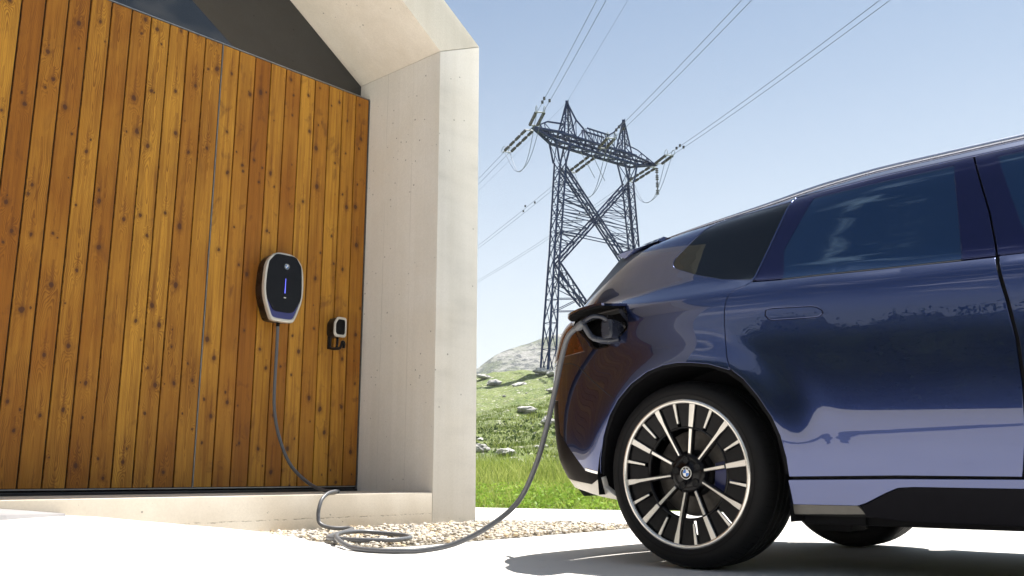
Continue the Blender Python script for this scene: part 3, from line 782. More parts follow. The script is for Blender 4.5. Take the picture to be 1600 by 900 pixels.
sl = side_panel('window_seal', inset(GL, -.004), [inset(GL, .0035)], M['blackvoid'], off=-.0045, thick=.006)
# front door
FD = [(1.243,.357),(2.30,.360),(2.36,.50),(2.38,.65),(2.37,.85),(2.345,1.02)] + [(2.3,1.043),(1.9,1.060),(1.55,1.074),(1.225,1.085)] + [(1.2555,.919),(1.2725,.792),(1.2765,.648),(1.268,.50)]
df = side_panel('front_door', FD, [], M['paint'], step=.035, gap=.0028)
FU = [(1.221,1.0905),(1.194,1.264),(1.138,1.5065),(1.30,1.506),(1.545,1.491),(1.85,1.393),(2.19,1.155),(2.295,1.050),(1.9,1.066),(1.55,1.080)]
FG = [(1.325,1.100),(1.260,1.299),(1.214,1.482),(1.30,1.484),(1.52,1.470),(1.80,1.385),(2.00,1.250),(2.10,1.070),(1.9,1.077),(1.55,1.091)]
FG = [(1.318,1.097),(1.262,1.299),(1.217,1.483),(1.30,1.484),(1.52,1.470),(1.80,1.385),(2.05,1.210),(2.12,1.072),(1.9,1.080),(1.55,1.092)]
f2 = side_panel('window_frame', FU, [inset(FG, -.0015)], M['pillarblack'], off=-.001, step=.03, thick=.01, gap=.0015)
g2 = side_panel('window', FG, [], M['glass'], off=-.0035, step=.035, thick=.005)
for k in (0, 1): f2[k].parent = df[k]; g2[k].parent = df[k]
# front fender
FF_ = [(2.304,.358),(2.455,.358)] + FARCH + [(3.34,.34),(uf(.45),.42),(uf(.6),.6),(uf(.8),.8),(uf(.93),.90),(3.0,.985),(2.7,1.01),(2.44,1.03),(2.35,1.02),(2.376,.85),(2.386,.65),(2.366,.50)]
side_panel('front_fender', FF_, [], M['paint'], step=.04, gap=.001)
# sill: body colour strip, black cladding below, pale trim strip
SK = [(.457,.350),(.85,.354),(1.8,.352),(2.455,.350),(2.455,.318),(1.6,.322),(.90,.328),(.845,.325),(.800,.307),(.727,.272),(.700,.2635),(.690,.262),(.452,.262)]
side_panel('sill', SK, [], M['paint'], step=.03, gap=.001, off=.001)
CL = [(.705,.2600),(.731,.2685),(.802,.3035),(.847,.3215),(.90,.3245),(1.6,.3185),(2.45,.315),(2.45,.205),(.86,.212),(.72,.226)]
side_panel('sill_cladding', CL, [], M['cladding'], step=.03, off=-.004)
CL2 = [(.90,.322),(1.6,.316),(2.45,.312),(2.45,.300),(1.6,.303),(.90,.309),(.85,.305),(.80,.288),(.75,.266),(.73,.262),(.802,.302),(.85,.319)]
side_panel('sill_trim', [(.455,.2585),(.690,.2585),(.715,.232),(.458,.226)], [], M['sillgrey'], off=-.008, step=.03)
# black inner shell behind every shut line
SH = [(-.70,.70),(-.70,.60),(-.52,.42)] + [(u*1.0, z) for u, z in ARCH[1:-1]] + [(.46,.215),(2.44,.215)] + FARCH + [(3.35,.40),(3.38,.85),(2.6,.99),(2.30,1.05),(1.90,1.36),(1.55,1.48),(.9,1.50),(.5,1.49),(.1,1.45),(-.24,1.39),(-.6,1.19),(-.69,1.05)]
side_panel('inner_shell', inset(SH, .004), [], M['blackvoid'], off=-.024, step=.06, thick=.02, sides=(-1,))
side_panel('inner_shell', inset(SH, .004), [inset(PORT, -.004)], M['blackvoid'], off=-.024, step=.06, thick=.02, sides=(1,))
# wheel arch edges and liners
def arch_strip(name, P, v0, v1, mat, dz=0.0):
    for s in (1, -1):
        vs = []
        for u, z in P:
            vv = V(u, z) if v0 is None else v0
            vs += [(u, -s*(vv-(.004 if v0 is None else 0)), z), (u, -s*v1, z)]
        o = mesh_obj(name, vs, [(2*i, 2*i+1, 2*i+3, 2*i+2) for i in range(len(P)-1)], mat, car, smooth=True)
Pa = [(-.415,.285)] + ARCH + [(.457,.20)]; Pf = [(2.46,.20)] + FARCH + [(3.334,.20)]
arch_strip('wheel_arch_liner', Pa, .945, .50, M['matteblack']); arch_strip('wheel_arch_liner', Pf, .935, .50, M['matteblack'])
for P in (Pa, Pf):
    for s in (1, -1): mesh_obj('wheel_arch_liner', [(u, -s*.60, z) for u, z in P], [tuple(range(len(P)))], M['matteblack'], car)
# thin black moulding inside each arch lip
for P, cx in ((ARCH[:], .015), (FARCH, 2.897)):
    P2 = [(cx+(u-cx)*.972, .376+(z-.376)*.972) for u, z in P]
    side_panel('arch_moulding', P + P2[::-1], [], M['matteblack'], off=-.010, step=.03, thick=.012)
# rear bumper corner: black insert and silver lower edge
zb3 = [.36,.40,.45,.55,.65,.705]
BI = [(-.505,.385),(-.430,.3745),(-.420,.360),(-.496,.329)] + [(ub(z), z) for z in zb3] + [(-.718,.708),(-.718,.640),(-.713,.556),(-.521,.384)]
side_panel('bumper_insert', BI, [], M['insert'], off=-.002, step=.022, thick=.02)
side_panel('bumper_edge', [(-.516,.388),(-.424,.371),(-.424,.381),(-.513,.398)], [], M['silver'], off=.002, step=.015, thick=.01)
SV = [(-.420,.356),(-.492,.3255)] + [(ub(.352), .352), (ub(.30), .315)] + [(-.60,.300),(-.44,.275),(-.335,.262),(-.415,.312)]
side_panel('lower_trim', SV, [], M['satin'], off=-.004, step=.022, thick=.03)
# shut line between bumper and rear wing, a narrow dark seam following the surface
SML = resample([(ub(.888), .888), (-.60, .872), (-.543, .854), (-.447, .781), (-.363, .724), (-.325, .702), (-.296, .686)], .02, False)
for s in (1, -1):
    vs = []
    for i, (u, z) in enumerate(SML):
        a, b = SML[max(i-1, 0)], SML[min(i+1, len(SML)-1)]; d = Vector((b[0]-a[0], b[1]-a[1])).normalized(); n_ = Vector((-d.y, d.x))*.0016
        for k in (1, -1):
            uu, z2 = u+n_.x*k, z+n_.y*k; nn = lift_normal(uu, z2); q = Vector((uu, V(uu, z2), z2))+nn*.0006; vs.append((q.x, -s*q.y, q.z))
    mesh_obj('panel_gap', vs, [(2*i, 2*i+1, 2*i+3, 2*i+2) for i in range(len(SML)-1)], M['blackvoid'], car)
# tail lamp wrapping the corner
LP_ = [(-.610,1.045),(-.575,1.005),(-.497,.915),(-.60,.912)] + [(ub(z), z) for z in (.912, .96, 1.02, 1.06)] + [(-.70,1.078),(-.640,1.072)]
LP_ = [(-.668,1.082),(-.612,1.048),(-.560,.995),(-.503,.917)] + [(ub(z), z) for z in (.905, .95, 1.0, 1.05)] + [(-.74,1.072)]
side_panel('tail_lamp', LP_, [], M['lamp'], off=.005, step=.02, thick=.012)
# rear and front closing panels (full width)
def end_panel(name, zs, mat, front=False, off=0.0, nv=26, vmax=1.0):
    vs, ns = [], []
    for z in zs:
        ue = uf(z) if front else ub(z); w = base(ue, z); vb = V(ue, z)*vmax
        for k in range(nv+1):
            v = -vb+2*vb*k/nv; q = min(.9999, abs(v)/w); n_ = 3.4 if front else 4.1
            s = (1-q**n_)**(1/n_)
            u = 2.4+(interp(z, RF)-2.4)*s+off if front else .15-(.15-interp(z, RR))*s-off
            vs.append((u, -v, z))
    m = nv+1
    F_ = [(j*m+i, j*m+i+1, (j+1)*m+i+1, (j+1)*m+i) for j in range(len(zs)-1) for i in range(nv)]
    return mesh_obj(name, vs, F_, mat, car, smooth=True)
end_panel('tailgate', list(np.linspace(.715, 1.185, 16)), M['paint'])
end_panel('rear_bumper', list(np.linspace(.36, .712, 12)), M['glossblack'], off=-.002)
end_panel('diffuser', list(np.linspace(.27, .356, 4)), M['satin'], off=-.004)
end_panel('tail_lamp', list(np.linspace(.93, 1.04, 5)), M['lamp'], off=.004)
end_panel('front_bumper', list(np.linspace(.25, .92, 16)), M['paint'], True)
# rear glass, blades, spoiler
def lerp3(a, b, t): return tuple(a[i]+(b[i]-a[i])*t for i in range(3))
SEAM = [(u, V(u, z), z) for u, z in catmull([(-.648,1.195),(-.509,1.274),(-.383,1.356),(-.299,1.405)], 5)]
SEAM = [(float(a), float(b), float(c)) for a, b, c in SEAM]
GB, GT = (-.735, .61, 1.215), (-.565, .53, 1.428)
GLN = [lerp3(GB, GT, k/(len(SEAM)-1)) for k in range(len(SEAM))]
for s in (1, -1):
    vs = [(a[0], -s*a[1], a[2]) for a in SEAM] + [(a[0], -s*a[1], a[2]) for a in GLN]; m = len(SEAM)
    mesh_obj('pillar_blade', vs, [(i, i+1, m+i+1, m+i) for i in range(m-1)], M['cladding'], car, smooth=True)
vs = []; m = len(GLN)
for g_ in GLN:
    for k in range(13):
        v = g_[1]*(1-2*k/12); vs.append((g_[0]-.07*(1-(v/g_[1])**2), -v, g_[2]))
mesh_obj('rear_window', vs, [(j*13+i, j*13+i+1, (j+1)*13+i+1, (j+1)*13+i) for j in range(m-1) for i in range(12)], M['glass'], car, smooth=True)
vs = []  # bottom ledge between glass and tailgate
zt = 1.185; ue = ub(zt); wv_ = V(ue, zt)
for k in range(13):
    q = 1-2*k/12; v1 = wv_*q; qq = min(.9999, abs(v1)/base(ue, zt)); u1 = .15-(.15-interp(zt, RR))*(1-qq**4.1)**(1/4.1)
    v2 = GB[1]*q; vs += [(u1, -v1, zt), (GB[0]-.07*(1-q*q), -v2, GB[2])]
mesh_obj('tailgate_ledge', vs, [(2*i, 2*i+1, 2*i+3, 2*i+2) for i in range(12)], M['paint'], car, smooth=True)
SPR = []
for s_, v0, dz_, ut, vf in ((1, .585, 0, -.545, .655), (1, .52, .010, -.57, .60), (1, .35, .026, -.60, .40), (1, .15, .033, -.615, .17), (-1, .15, .033, -.615, .17), (-1, .35, .026, -.60, .40), (-1, .52, .010, -.57, .60), (-1, .585, 0, -.545, .655)):
    zf = zr(-.25)+ (0.0 if vf > .65 else .02+dz_*.7)
    SPR.append([(-.265, -s_*vf, zf-.006 if vf > .65 else zf), (-.40, -s_*(v0*.3+vf*.7-.005), zf-.013+dz_*.2), (ut+.03, -s_*v0, 1.440+dz_), (ut, -s_*v0, 1.431+dz_), (ut+.02, -s_*v0, 1.418+dz_), (-.40, -s_*(v0-.0), 1.372+dz_), (-.30, -s_*(v0-.02), 1.395+dz_)])
loft('roof_spoiler', SPR, M['paint'], car, (True, True), 40)
# roof, windscreen, bonnet
def cross(name, stations, mat, nv=16, sm=True):
    vs = []
    for u, v, z0, z1, du in stations:
        for k in range(nv+1):
            q = 1-2*k/nv; vs.append((u+du*(1-q*q), -v*q, z0+(z1-z0)*(1-abs(q)**2.4)))
    m = nv+1
    return mesh_obj(name, vs, [(j*m+i, j*m+i+1, (j+1)*m+i+1, (j+1)*m+i) for j in range(len(stations)-1) for i in range(nv)], mat, car, smooth=sm)
cross('roof', [(u, V(u, zr(u))-.001, zr(u)-.002, zr(u)+.045, 0) for u in np.linspace(-.262, 1.75, 22)], M['paint'])
cross('windscreen', [(1.75+.60*k/8, V(1.75+.60*k/8, 1.50-.43*k/8)-.004, 1.515-.455*k/8, 1.545-.45*k/8, .10+.10*k/8) for k in range(9)], M['glass'])
cross('bonnet', [(u, V(u, z)-.003, z, z+.07, 0) for u, z in ((2.36,1.035),(2.6,1.018),(2.85,.998),(3.1,.975),(3.3,.950),(3.42,.925))], M['paint'])
for s in (1, -1):
    q = [(u, -s*(V(u, zr(u))+.005), zr(u)+.003) for u in np.linspace(-.245, 1.7, 26)]
    q2 = [(a[0], a[1]*.985, a[2]+.004) for a in q]
    v1, f1 = tube(q2, [.003, .004, .005, .006, .007, .008, .009, .010, .011]+[.012]*17, 8); mesh_obj('roof_rail', v1, f1, M['rail'], car, smooth=True)
# underbody
bm = bmesh.new(); bm_box(bm, .48, 2.42, -.84, .84, .190, .30, .01); bm_box(bm, -.55, .48, -.40, .40, .205, .33, .01); bm_box(bm, 2.42, 3.5, -.40, .40, .21, .33, .01)
from_bm('underbody', bm, M['matteblack'], car, angle=30)
bm = bmesh.new(); bm_box(bm, .50, .62, -.80, -.66, .165, .21, .008); bm_box(bm, .47, .70, -.86, -.60, .19, .24, .008); from_bm('jacking_block', bm, M['matteblack'], car, angle=30)
bm = bmesh.new(); bm_box(bm, -.05, .05, -.70, .70, .22, .34, .02); from_bm('axle_beam', bm, M['matteblack'], car, angle=30)

# --- wheels
def make_wheel(pos, side, steer=0.0):
    """wheel axis along local y, outer face at y=0 looking to -y (side=1)"""
    w = empty('wheel', (0, 0, 0), 0, car); w.location = pos
    w.rotation_euler = (0, 0, 0 if side == 1 else math.pi)
    RT = .376
    pr = [(.296, .006), (.300, -.003), (.312, -.009), (.330, -.010), (.348, -.004), (.360, .010), (.3665, .022), (.371, .034), (.3745, .050)]
    for yy in (.075, .115, .155, .195):
        pr += [(.3755, yy-.008), (.376, yy-.006), (.369, yy-.0045), (.369, yy+.0045), (.376, yy+.006), (.3755, yy+.008)]
    pr += [(.3745, .222), (.368, .245), (.355, .262), (.335, .270), (.31, .268), (.296, .255)]
    v, f = lathe(pr, 96); 
    ty = mesh_obj('tyre', v, f, M['rubber'], w, smooth=True); ty.data.set_sharp_from_angle(angle=R(38))
    # shoulder sipes: thin ribs across the shoulder
    bm = bmesh.new()
    for k in range(72):
        a = 2*math.pi*k/72
        rot = Matrix.Rotation(-a, 4, 'Y')
        vs = [rot @ Vector(p) for p in [(.3635, .018, -.0013), (.3635, .018, .0013), (.3755, .052, .0013), (.3755, .052, -.0013), (.3765, .052, -.0013), (.3765, .052, .0013), (.3655, .017, .0013), (.3655, .017, -.0013)]]
        b = [bm.verts.new(q) for q in vs]
        for q in ((0, 1, 2, 3), (4, 5, 6, 7), (0, 3, 4, 7), (1, 6, 5, 2)): bm.faces.new([b[i] for i in q])
    rb = from_bm('tread_ribs', bm, M['matteblack'], ty); rb['kind'] = 'stuff'
    v, f = lathe([(.316, -.0105), (.318, -.0108), (.320, -.0105)], 64); mesh_obj('sidewall_line', v, f, M['matteblack'], ty, smooth=True)
    # rim
    v, f = lathe([(.297, .012), (.2975, -.003), (.295, -.0075), (.287, -.0085), (.2815, -.006), (.2805, .004)], 96)
    mesh_obj('rim_flange', v, f, M['alloy'], w, smooth=True)
    v, f = lathe([(.290, .004), (.284, .016), (.276, .03), (.270, .10), (.262, .20), (.285, .25)], 72)
    mesh_obj('rim', v, f, M['wheelblack'], w, smooth=True)
    def P(r, a, y): a = math.pi/2-a; return (r*math.cos(a), y, r*math.sin(a))   # a clockwise from the top, seen from outside
    def slab(name, pts, y0, y1, mat, parent=w, bev=.0012):
        """pts [(r, a)] outline; y0 front, y1 back; or y as function of r"""
        bm = bmesh.new(); n = len(pts)
        A_ = [bm.verts.new(P(r, a, y0(r) if callable(y0) else y0)) for r, a in pts]; B_ = [bm.verts.new(P(r, a, (y0(r) if callable(y0) else y0)+y1)) for r, a in pts]
        f0 = bm.faces.new(A_); bm.faces.new(B_[::-1])
        for i in range(n): bm.faces.new([A_[i], B_[i], B_[(i+1) % n], A_[(i+1) % n]])
        if bev: bmesh.ops.bevel(bm, geom=list(f0.edges), offset=bev, segments=1, affect='EDGES')
        return from_bm(name, bm, mat, parent, angle=30)
    dep = lambda r: .004 + .030*max(0, (.285-r)/.285)**1.3
    T = R(2.0) ; base_a = [R(k) + T for k in (-28, 44, 116, 188, 260)]
    # carrier ring between the inner and outer zones, black, with recessed windows in the outer band
    for k in range(20):
        a0 = base_a[0] + R(18*k) ; h = R(7.1)
        ang = [a0 + R(9) + x for x in (-h, -h*.5, 0, h*.5, h)]
        kind = k % 2
        o_ = [(.281, a) for a in (a0+R(1.8), a0+R(6), a0+R(9), a0+R(12), a0+R(16.2))]; i_ = [(.186, a) for a in (a0+R(15.6), a0+R(9), a0+R(2.4))]
        slab('vane', o_ + i_, lambda r: dep(r)+.011, .010, M['wheelblack'], bev=.002)
    v, f = lathe([(.190, .030), (.188, .020), (.180, .021), (.178, .034)], 72); mesh_obj('vane_ring', v, f, M['wheelblack'], w, smooth=True)
    for k, a0 in enumerate(base_a):
        # full spoke flowing into the flange, black body with machined face
        wsp = lambda r: .0046 + .004*max(0, (r-.10)/.18)
        slab('spoke', [(.07, a0-.15), (.288, a0-.034), (.288, a0+.034), (.07, a0+.15)], lambda r: dep(r)+.003, .022, M['wheelblack'], bev=.001)
        pts = [(.078, -.0038), (.16, -.0042), (.225, -.0052), (.247, -.0095), (.283, -.0125), (.283, .0125), (.247, .0095), (.225, .0052), (.16, .0042), (.078, .0038)]
        slab('spoke_face', [(r, a0 + d/r) for r, d in pts], lambda r: dep(r)-.002, .006, M['alloy'])
        # split spoke: narrow inner piece, broad outer block
        a1 = a0 + R(36)
        slab('spoke', [(.07, a1-.12), (.283, a1-.030), (.283, a1+.030), (.07, a1+.12)], lambda r: dep(r)+.003, .022, M['wheelblack'], bev=.001)
        slab('spoke_face', [(.080, a1-.0052/.08), (.180, a1-.0065/.18), (.180, a1+.0065/.18), (.080, a1+.0052/.08)], lambda r: dep(r)-.002, .006, M['alloy'])
        slab('spoke_block', [(.187, a1-.0095/.187), (.2835, a1-.0125/.28), (.2835, a1+.0125/.28), (.187, a1+.0095/.187)], lambda r: dep(r)-.003, .008, M['alloy'])
        for a2 in (a0+R(18), a0+R(54)):
            slab('accent_bar', [(.200, a2-.0040/.2), (.284, a2-.0066/.27), (.284, a2+.0066/.27), (.200, a2+.0040/.2)], lambda r: dep(r)+.001, .008, M['alloy'])
    # hub with five lug pockets and a cap
    v, f = lathe([(.001, .022), (.030, .022), (.034, .030), (.060, .026), (.073, .026), (.079, .034), (.080, .06)], 60); hub = mesh_obj('hub', v, f, M['wheelblack'], w, smooth=True)
    for a0 in base_a:
        c_ = P(.054, a0+R(18), .0245)
        v, f = lathe([(.0125, .0), (.0150, -.0035), (.0168, 0)], 20); mesh_obj('lug_pocket', [(p[0]+c_[0], p[1]+c_[1], p[2]+c_[2]) for p in v], f, M['glossblack'], hub, smooth=True)
        v, f = lathe([(.001, .0), (.011, .0), (.0125, .0)], 16); mesh_obj('lug_bolt', [(p[0]+c_[0], p[1]+c_[1]-.0006, p[2]+c_[2]) for p in v], f, M['blackvoid'], hub)
        slab('hub_lobe', [(.076, a0-.20), (.095, a0-.11), (.095, a0+.11), (.076, a0+.20)], lambda r: .024, .012, M['fitting'] if False else M['wheelblack'])
    er = Vector((1, 0, 0)); up = Vector((0, 0, 1))
    v, f = lathe([(.001, .0165), (.026, .0165), (.029, .019), (.030, .024)], 40); mesh_obj('hub_cap', v, f, M['glossblack'], w, smooth=True)
    roundel(w, (0, .016, 0), .0255, er, up, Vector((0, -1, 0)), True)
    # brake
    v, f = lathe([(.05, .085), (.170, .085), (.172, .087), (.172, .112), (.05, .112)], 60); mesh_obj('brake_disc', v, f, M['disc'], w, smooth=True).data.set_sharp_from_angle(angle=R(30))
    v, f = lathe([(.05, .083), (.085, .058), (.092, .06), (.095, .084)], 40); mesh_obj('disc_hat', v, f, M['matteblack'], w, smooth=True)
    sg = 1 if side == 1 else -1
    slab('brake_caliper', [(.11, R(95)-.5*0-.45), (.185, R(95)-.38), (.187, R(95)), (.185, R(95)+.38), (.11, R(95)+.45)], .070, .06, M['caliper'], bev=.004)
    return w
def copy_tree(o, parent=None):
    c = o.copy(); COL.objects.link(c)
    if parent: c.parent = parent
    for ch in list(o.children): copy_tree(ch, c)
    return c
w1 = make_wheel((0.0, -.925, .376), 1)
for loc, rz in (((2.897, -.925, .376), 0), ((0, .925, .376), math.pi), ((2.897, .925, .376), math.pi)):
    w2 = copy_tree(w1, car); w2.location = loc; w2.rotation_euler = (0, 0, rz)

# --- charging flap, its recess and the plug
def inner_off(P, d): return inset(P, d)
# recess: walls follow the opening, 9 cm deep
rp = resample(PORT, .03)
def rec(k, sc_):
    cu = sum(p[0] for p in PORT)/len(PORT); cz = sum(p[1] for p in PORT)/len(PORT)
    return [(cu+(u-cu)*sc_, -(V(u, z)-k), cz+(z-cz)*sc_) for u, z in rp]
r0 = [(u, -(V(u, z)-.004), z) for u, z in resample(inset(PORT, -.001), .03)]
rings = [[(u, -(V(u, z)-.004), z) for u, z in rp], [(p[0], p[1], p[2]) for p in rec(.05, .93)], rec(.085, .88)]
bm = bmesh.new(); L = [[bm.verts.new(p) for p in r] for r in rings]; n = len(L[0])
for a, b in zip(L[:-1], L[1:]):
    for i in range(n): bm.faces.new([a[i], a[(i+1) % n], b[(i+1) % n], b[i]])
bm.faces.new(L[-1]); pr_ = from_bm('charging_recess', bm, M['matteblack'], car)
side_panel('recess_edge', inset(PORT, -.0005), [inset(PORT, .007)], M['brownblack'], off=-.006, step=.02, thick=.01, sides=(1,))
# socket plate and round inlet
pc_u, pc_z = -.315, .995
pv = V(pc_u, pc_z)
v, f = lathe([(.001, 0), (.030, 0), (.034, -.012), (.040, -.014), (.044, -.010), (.046, .004)], 32)
mesh_obj('charging_socket', [(p[0]+pc_u, p[1]-(pv-.06), p[2]+pc_z) for p in v], f, M['glossblack'], car, smooth=True)
v, f = lathe([(.001, 0), (.018, 0), (.024, -.010), (.027, -.006), (.028, .004)], 24)
mesh_obj('socket_cap', [(p[0]-.405, p[1]-(V(-.405,.950)-.035), p[2]+.948) for p in v], f, M['matteblack'], car, smooth=True)
# the open flap: a shell standing out from the upper edge of the opening
FH = [(-.640,1.094),(-.590,1.106),(-.439,1.112),(-.320,1.116),(-.272,1.106)]
flap_v = []
hinge = [Vector((u, -(V(u, z)+.002), z)) for u, z in catmull(FH, 4)]
fd = Vector((.05, -1, -.15)).normalized(); fn = Vector((0, -.15, 1)).normalized()
m = len(hinge)
outl = []
for i, h_ in enumerate(hinge):
    q = i/(m-1); ln = .175*min(1, (.30+1.4*q) if q < .5 else 1.0)*(1 if q < .85 else 1-(q-.85)*2.0)
    outl.append(h_ + fd*ln)
top = hinge + outl[::-1]
bm = bmesh.new(); A_ = [bm.verts.new(p+fn*.006) for p in top]; B_ = [bm.verts.new(p-fn*.004) for p in top]
fa = bm.faces.new(A_); bm.faces.new(B_[::-1])
for i in range(len(top)): bm.faces.new([A_[i], B_[i], B_[(i+1) % len(top)], A_[(i+1) % len(top)]])
from_bm('charging_flap', bm, M['paint'], car, angle=30)
bm = bmesh.new(); q_ = [p*1 for p in top]; ce = sum(q_, Vector())/len(q_); A_ = [bm.verts.new(ce+(p-ce)*.94-fn*.0045) for p in q_]; B_ = [bm.verts.new(ce+(p-ce)*.94-fn*.012) for p in q_]
bm.faces.new(A_); bm.faces.new(B_[::-1])
for i in range(len(q_)): bm.faces.new([A_[i], B_[i], B_[(i+1) % len(q_)], A_[(i+1) % len(q_)]])
from_bm('flap_liner', bm, M['matteblack'], car, angle=30)
arm = catmull([(-.300, -(V(-.3,1.1)-.03+.04), 1.098), (-.292, -(V(-.3,1.1)+.02), 1.075), (-.276, -(V(-.3,1.1)-.012), 1.035), (-.262, -(V(-.27,1.02)-.04), 1.010)], 6)
vs, fs = [], []
for i, p in enumerate(arm):
    wd = .011-.003*abs(i/len(arm)-.5); vs += [(p[0]-wd, p[1], p[2]), (p[0]+wd, p[1], p[2]), (p[0]+wd, p[1]+.008, p[2]-.002), (p[0]-wd, p[1]+.008, p[2]-.002)]
for i in range(len(arm)-1):
    for k in range(4): fs.append((4*i+k, 4*i+(k+1) % 4, 4*i+4+(k+1) % 4, 4*i+4+k))
fs += [(0, 1, 2, 3), tuple(4*(len(arm)-1)+k for k in (3, 2, 1, 0))]
mesh_obj('flap_hinge', vs, fs, M['plug'], car)
# ---------------------------------------------------------------- charging cable and plug
cab = empty('charging_cable', HW(-1.335, -.825, 1.48))
tag(cab, 'grey charging cable drooping from the wall box over the gravel to the car', 'cable')
CO_ = cab.location.copy()
RC = .0125
wallp = [HW(-1.335, -.825, 1.50), HW(-1.335, -.822, 1.30), HW(-1.335, -.825, 1.05), HW(-1.330, -.82, .86), HW(-1.30, -.79, .66), HW(-1.25, -.70, .45), HW(-1.21, -.52, .315), HW(-1.21, -.32, .262), HW(-1.235, -.14, .2575), HW(-1.33, -.03, .262), HW(-1.43, .018, .250), HW(-1.505, .055, .215), HW(-1.540, .075, .165), HW(-1.553, .085, .110), HW(-1.552, .110, .060), HW(-1.52, .19, .036), HW(-1.47, .34, .034), (-1.02, 5.20, .033), (-.90, 5.02, .033), (-.774, 4.934, .033), (-.633, 4.945, .033), (-.555, 5.08, .034), (-.60, 5.27, .036), (-.72, 5.37, .040), (-.84, 5.36, .052), (-.925, 5.24, .056), (-.945, 5.06, .054), (-.900, 4.86, .040), (-.80, 4.66, .018), (-.67, 4.53, .0135), (-.53, 4.485, .0135), (-.415, 4.48, .018), (-.27, 4.48, .048), (-.115, 4.46, .125), (.03, 4.45, .245), (.115, 4.36, .42), (.165, 4.27, .60), (.200, 4.18, .76), (.225, 4.09, .885), (.245, 4.03, .962), (.268, 3.99, .995), (.294, 3.965, 1.010)]
wallp = [Vector(p) for p in wallp]
cp = [Vector(p)-CO_ for p in catmull(wallp, 9)]
v, f = tube(cp, RC, 12); mesh_obj('cord', v, f, M['cable'], cab, smooth=True)
# plug: built in car space
def CL_(u, v, z): return CW(u, v, z) - CO_
ce_ = wallp[-1]
tip = CW(-.312, .905, .995)           # into the socket
def seg_loft(name, pts, radii, mat, seg=12, squash=1.0):
    v, f = tube([Vector(p)-CO_ for p in pts], radii, seg); return mesh_obj(name, v, f, mat, cab, smooth=True)
dirp = (wallp[-1]-wallp[-2]).normalized()
a0 = wallp[-1]
seg_loft('plug_collar', [a0-dirp*.012, a0, a0+dirp*.026, a0+dirp*.034], [.0135, .0185, .0185, .015], M['cable'])
gA = a0+dirp*.03
def cpt(u, v, z): return CW(u, v, z)
upper = [gA, cpt(-.414, 1.020, 1.036), cpt(-.375, 1.020, 1.050), cpt(-.338, 1.005, 1.046), cpt(-.318, .985, 1.028)]
lowerp = [gA, cpt(-.400, 1.000, .968), cpt(-.362, .990, .950), cpt(-.325, .965, .944), cpt(-.298, .940, .950)]
seg_loft('plug_handle', catmull(upper, 6), list(np.linspace(.0135, .0095, 25)), M['plug'])
seg_loft('plug_grip', catmull(lowerp, 6), list(np.linspace(.0135, .0165, 25)), M['plug'])
# connector head: hexagonal block tapering into the socket
ax_ = (tip - cpt(-.316, 1.00, .993)).normalized()
h0 = cpt(-.318, .985, .992)
rt = CW(1, 0, 0)-CW(0, 0, 0); up_ = Vector((0, 0, 1))
def hexr(c, w, h): return [c + rt*x*w + up_*z*h - CO_ for x, z in ((-.75, 1), (.75, 1), (1, .55), (1, -.55), (.75, -1), (-.75, -1), (-1, -.4), (-1, .4))]
loft('plug_head', [hexr(h0-ax_*.012, .026, .036), hexr(h0-ax_*.010, .030, .041), hexr(h0+ax_*.030, .029, .040), hexr(h0+ax_*.075, .026, .032)], M['plug'], cab, (True, True), 30)
loft('plug_face', [hexr(h0-ax_*.0125, .021, .030), hexr(h0-ax_*.0165, .019, .028)], M['plug'], cab, (False, True), 30)
loft('plug_button', [hexr(h0-ax_*.012+up_*.054, .010, .008), hexr(h0+ax_*.02+up_*.054, .010, .008)], M['blue_ring'] if False else M['matteblack'], cab, (True, True), 30)

# ---------------------------------------------------------------- gravel bed
ico = bmesh.new(); bmesh.ops.create_icosphere(ico, subdivisions=1, radius=1.0)
IV = np.array([v.co[:] for v in ico.verts]); IF = np.array([[v.index for v in f.verts] for f in ico.faces]); ico.free()
GP = [(-1.78, 5.62), (-1.28, 5.53), (-1.02, 5.12), (-.77, 4.81), (-.54, 4.94), (-.09, 5.48), (.70, 6.43), (.97, 6.80), (.25, 7.28), (-.22, 7.40), (-.284, 7.277), tuple(HW(-.3, .0, 0)[:2]), tuple(HW(-1.0, .0, 0)[:2]), tuple(HW(-1.70, .0, 0)[:2])]
def stones(N, poly, rmin, rmax, zfun, seed, name, lab):
    r = np.random.default_rng(seed); A = np.array(poly); lo, hi = A.min(0), A.max(0)
    P = r.uniform(lo, hi, (N*4, 2)); P = P[inside(P, poly)][:N]; n = len(P)
    rad = rmin + (rmax-rmin)*r.random(n)**2.2
    sc3 = np.stack([rad*r.uniform(.85, 1.35, n), rad*r.uniform(.7, 1.05, n), rad*r.uniform(.45, .75, n)], 1)
    V3 = IV[None]*(1+r.uniform(-.42, .30, (n, len(IV), 1)))*sc3[:, None, :]
    a = r.uniform(0, 6.28, n); c, s = np.cos(a), np.sin(a); tx = r.uniform(-.5, .5, n)
    y2 = V3[..., 1]*np.cos(tx)[:, None]-V3[..., 2]*np.sin(tx)[:, None]; z2 = V3[..., 1]*np.sin(tx)[:, None]+V3[..., 2]*np.cos(tx)[:, None]
    X = V3[..., 0]*c[:, None]-y2*s[:, None]+P[:, 0:1]; Y = V3[..., 0]*s[:, None]+y2*c[:, None]+P[:, 1:2]
    Z = z2 + (rad*.35 + r.uniform(-.004, .016, n))[:, None]
    VV = np.stack([X, Y, Z], -1).reshape(-1, 3); FF = (IF[None]+(np.arange(n)*len(IV))[:, None, None]).reshape(-1, 3)
    return np_mesh(name, VV, FF, M['stone'])
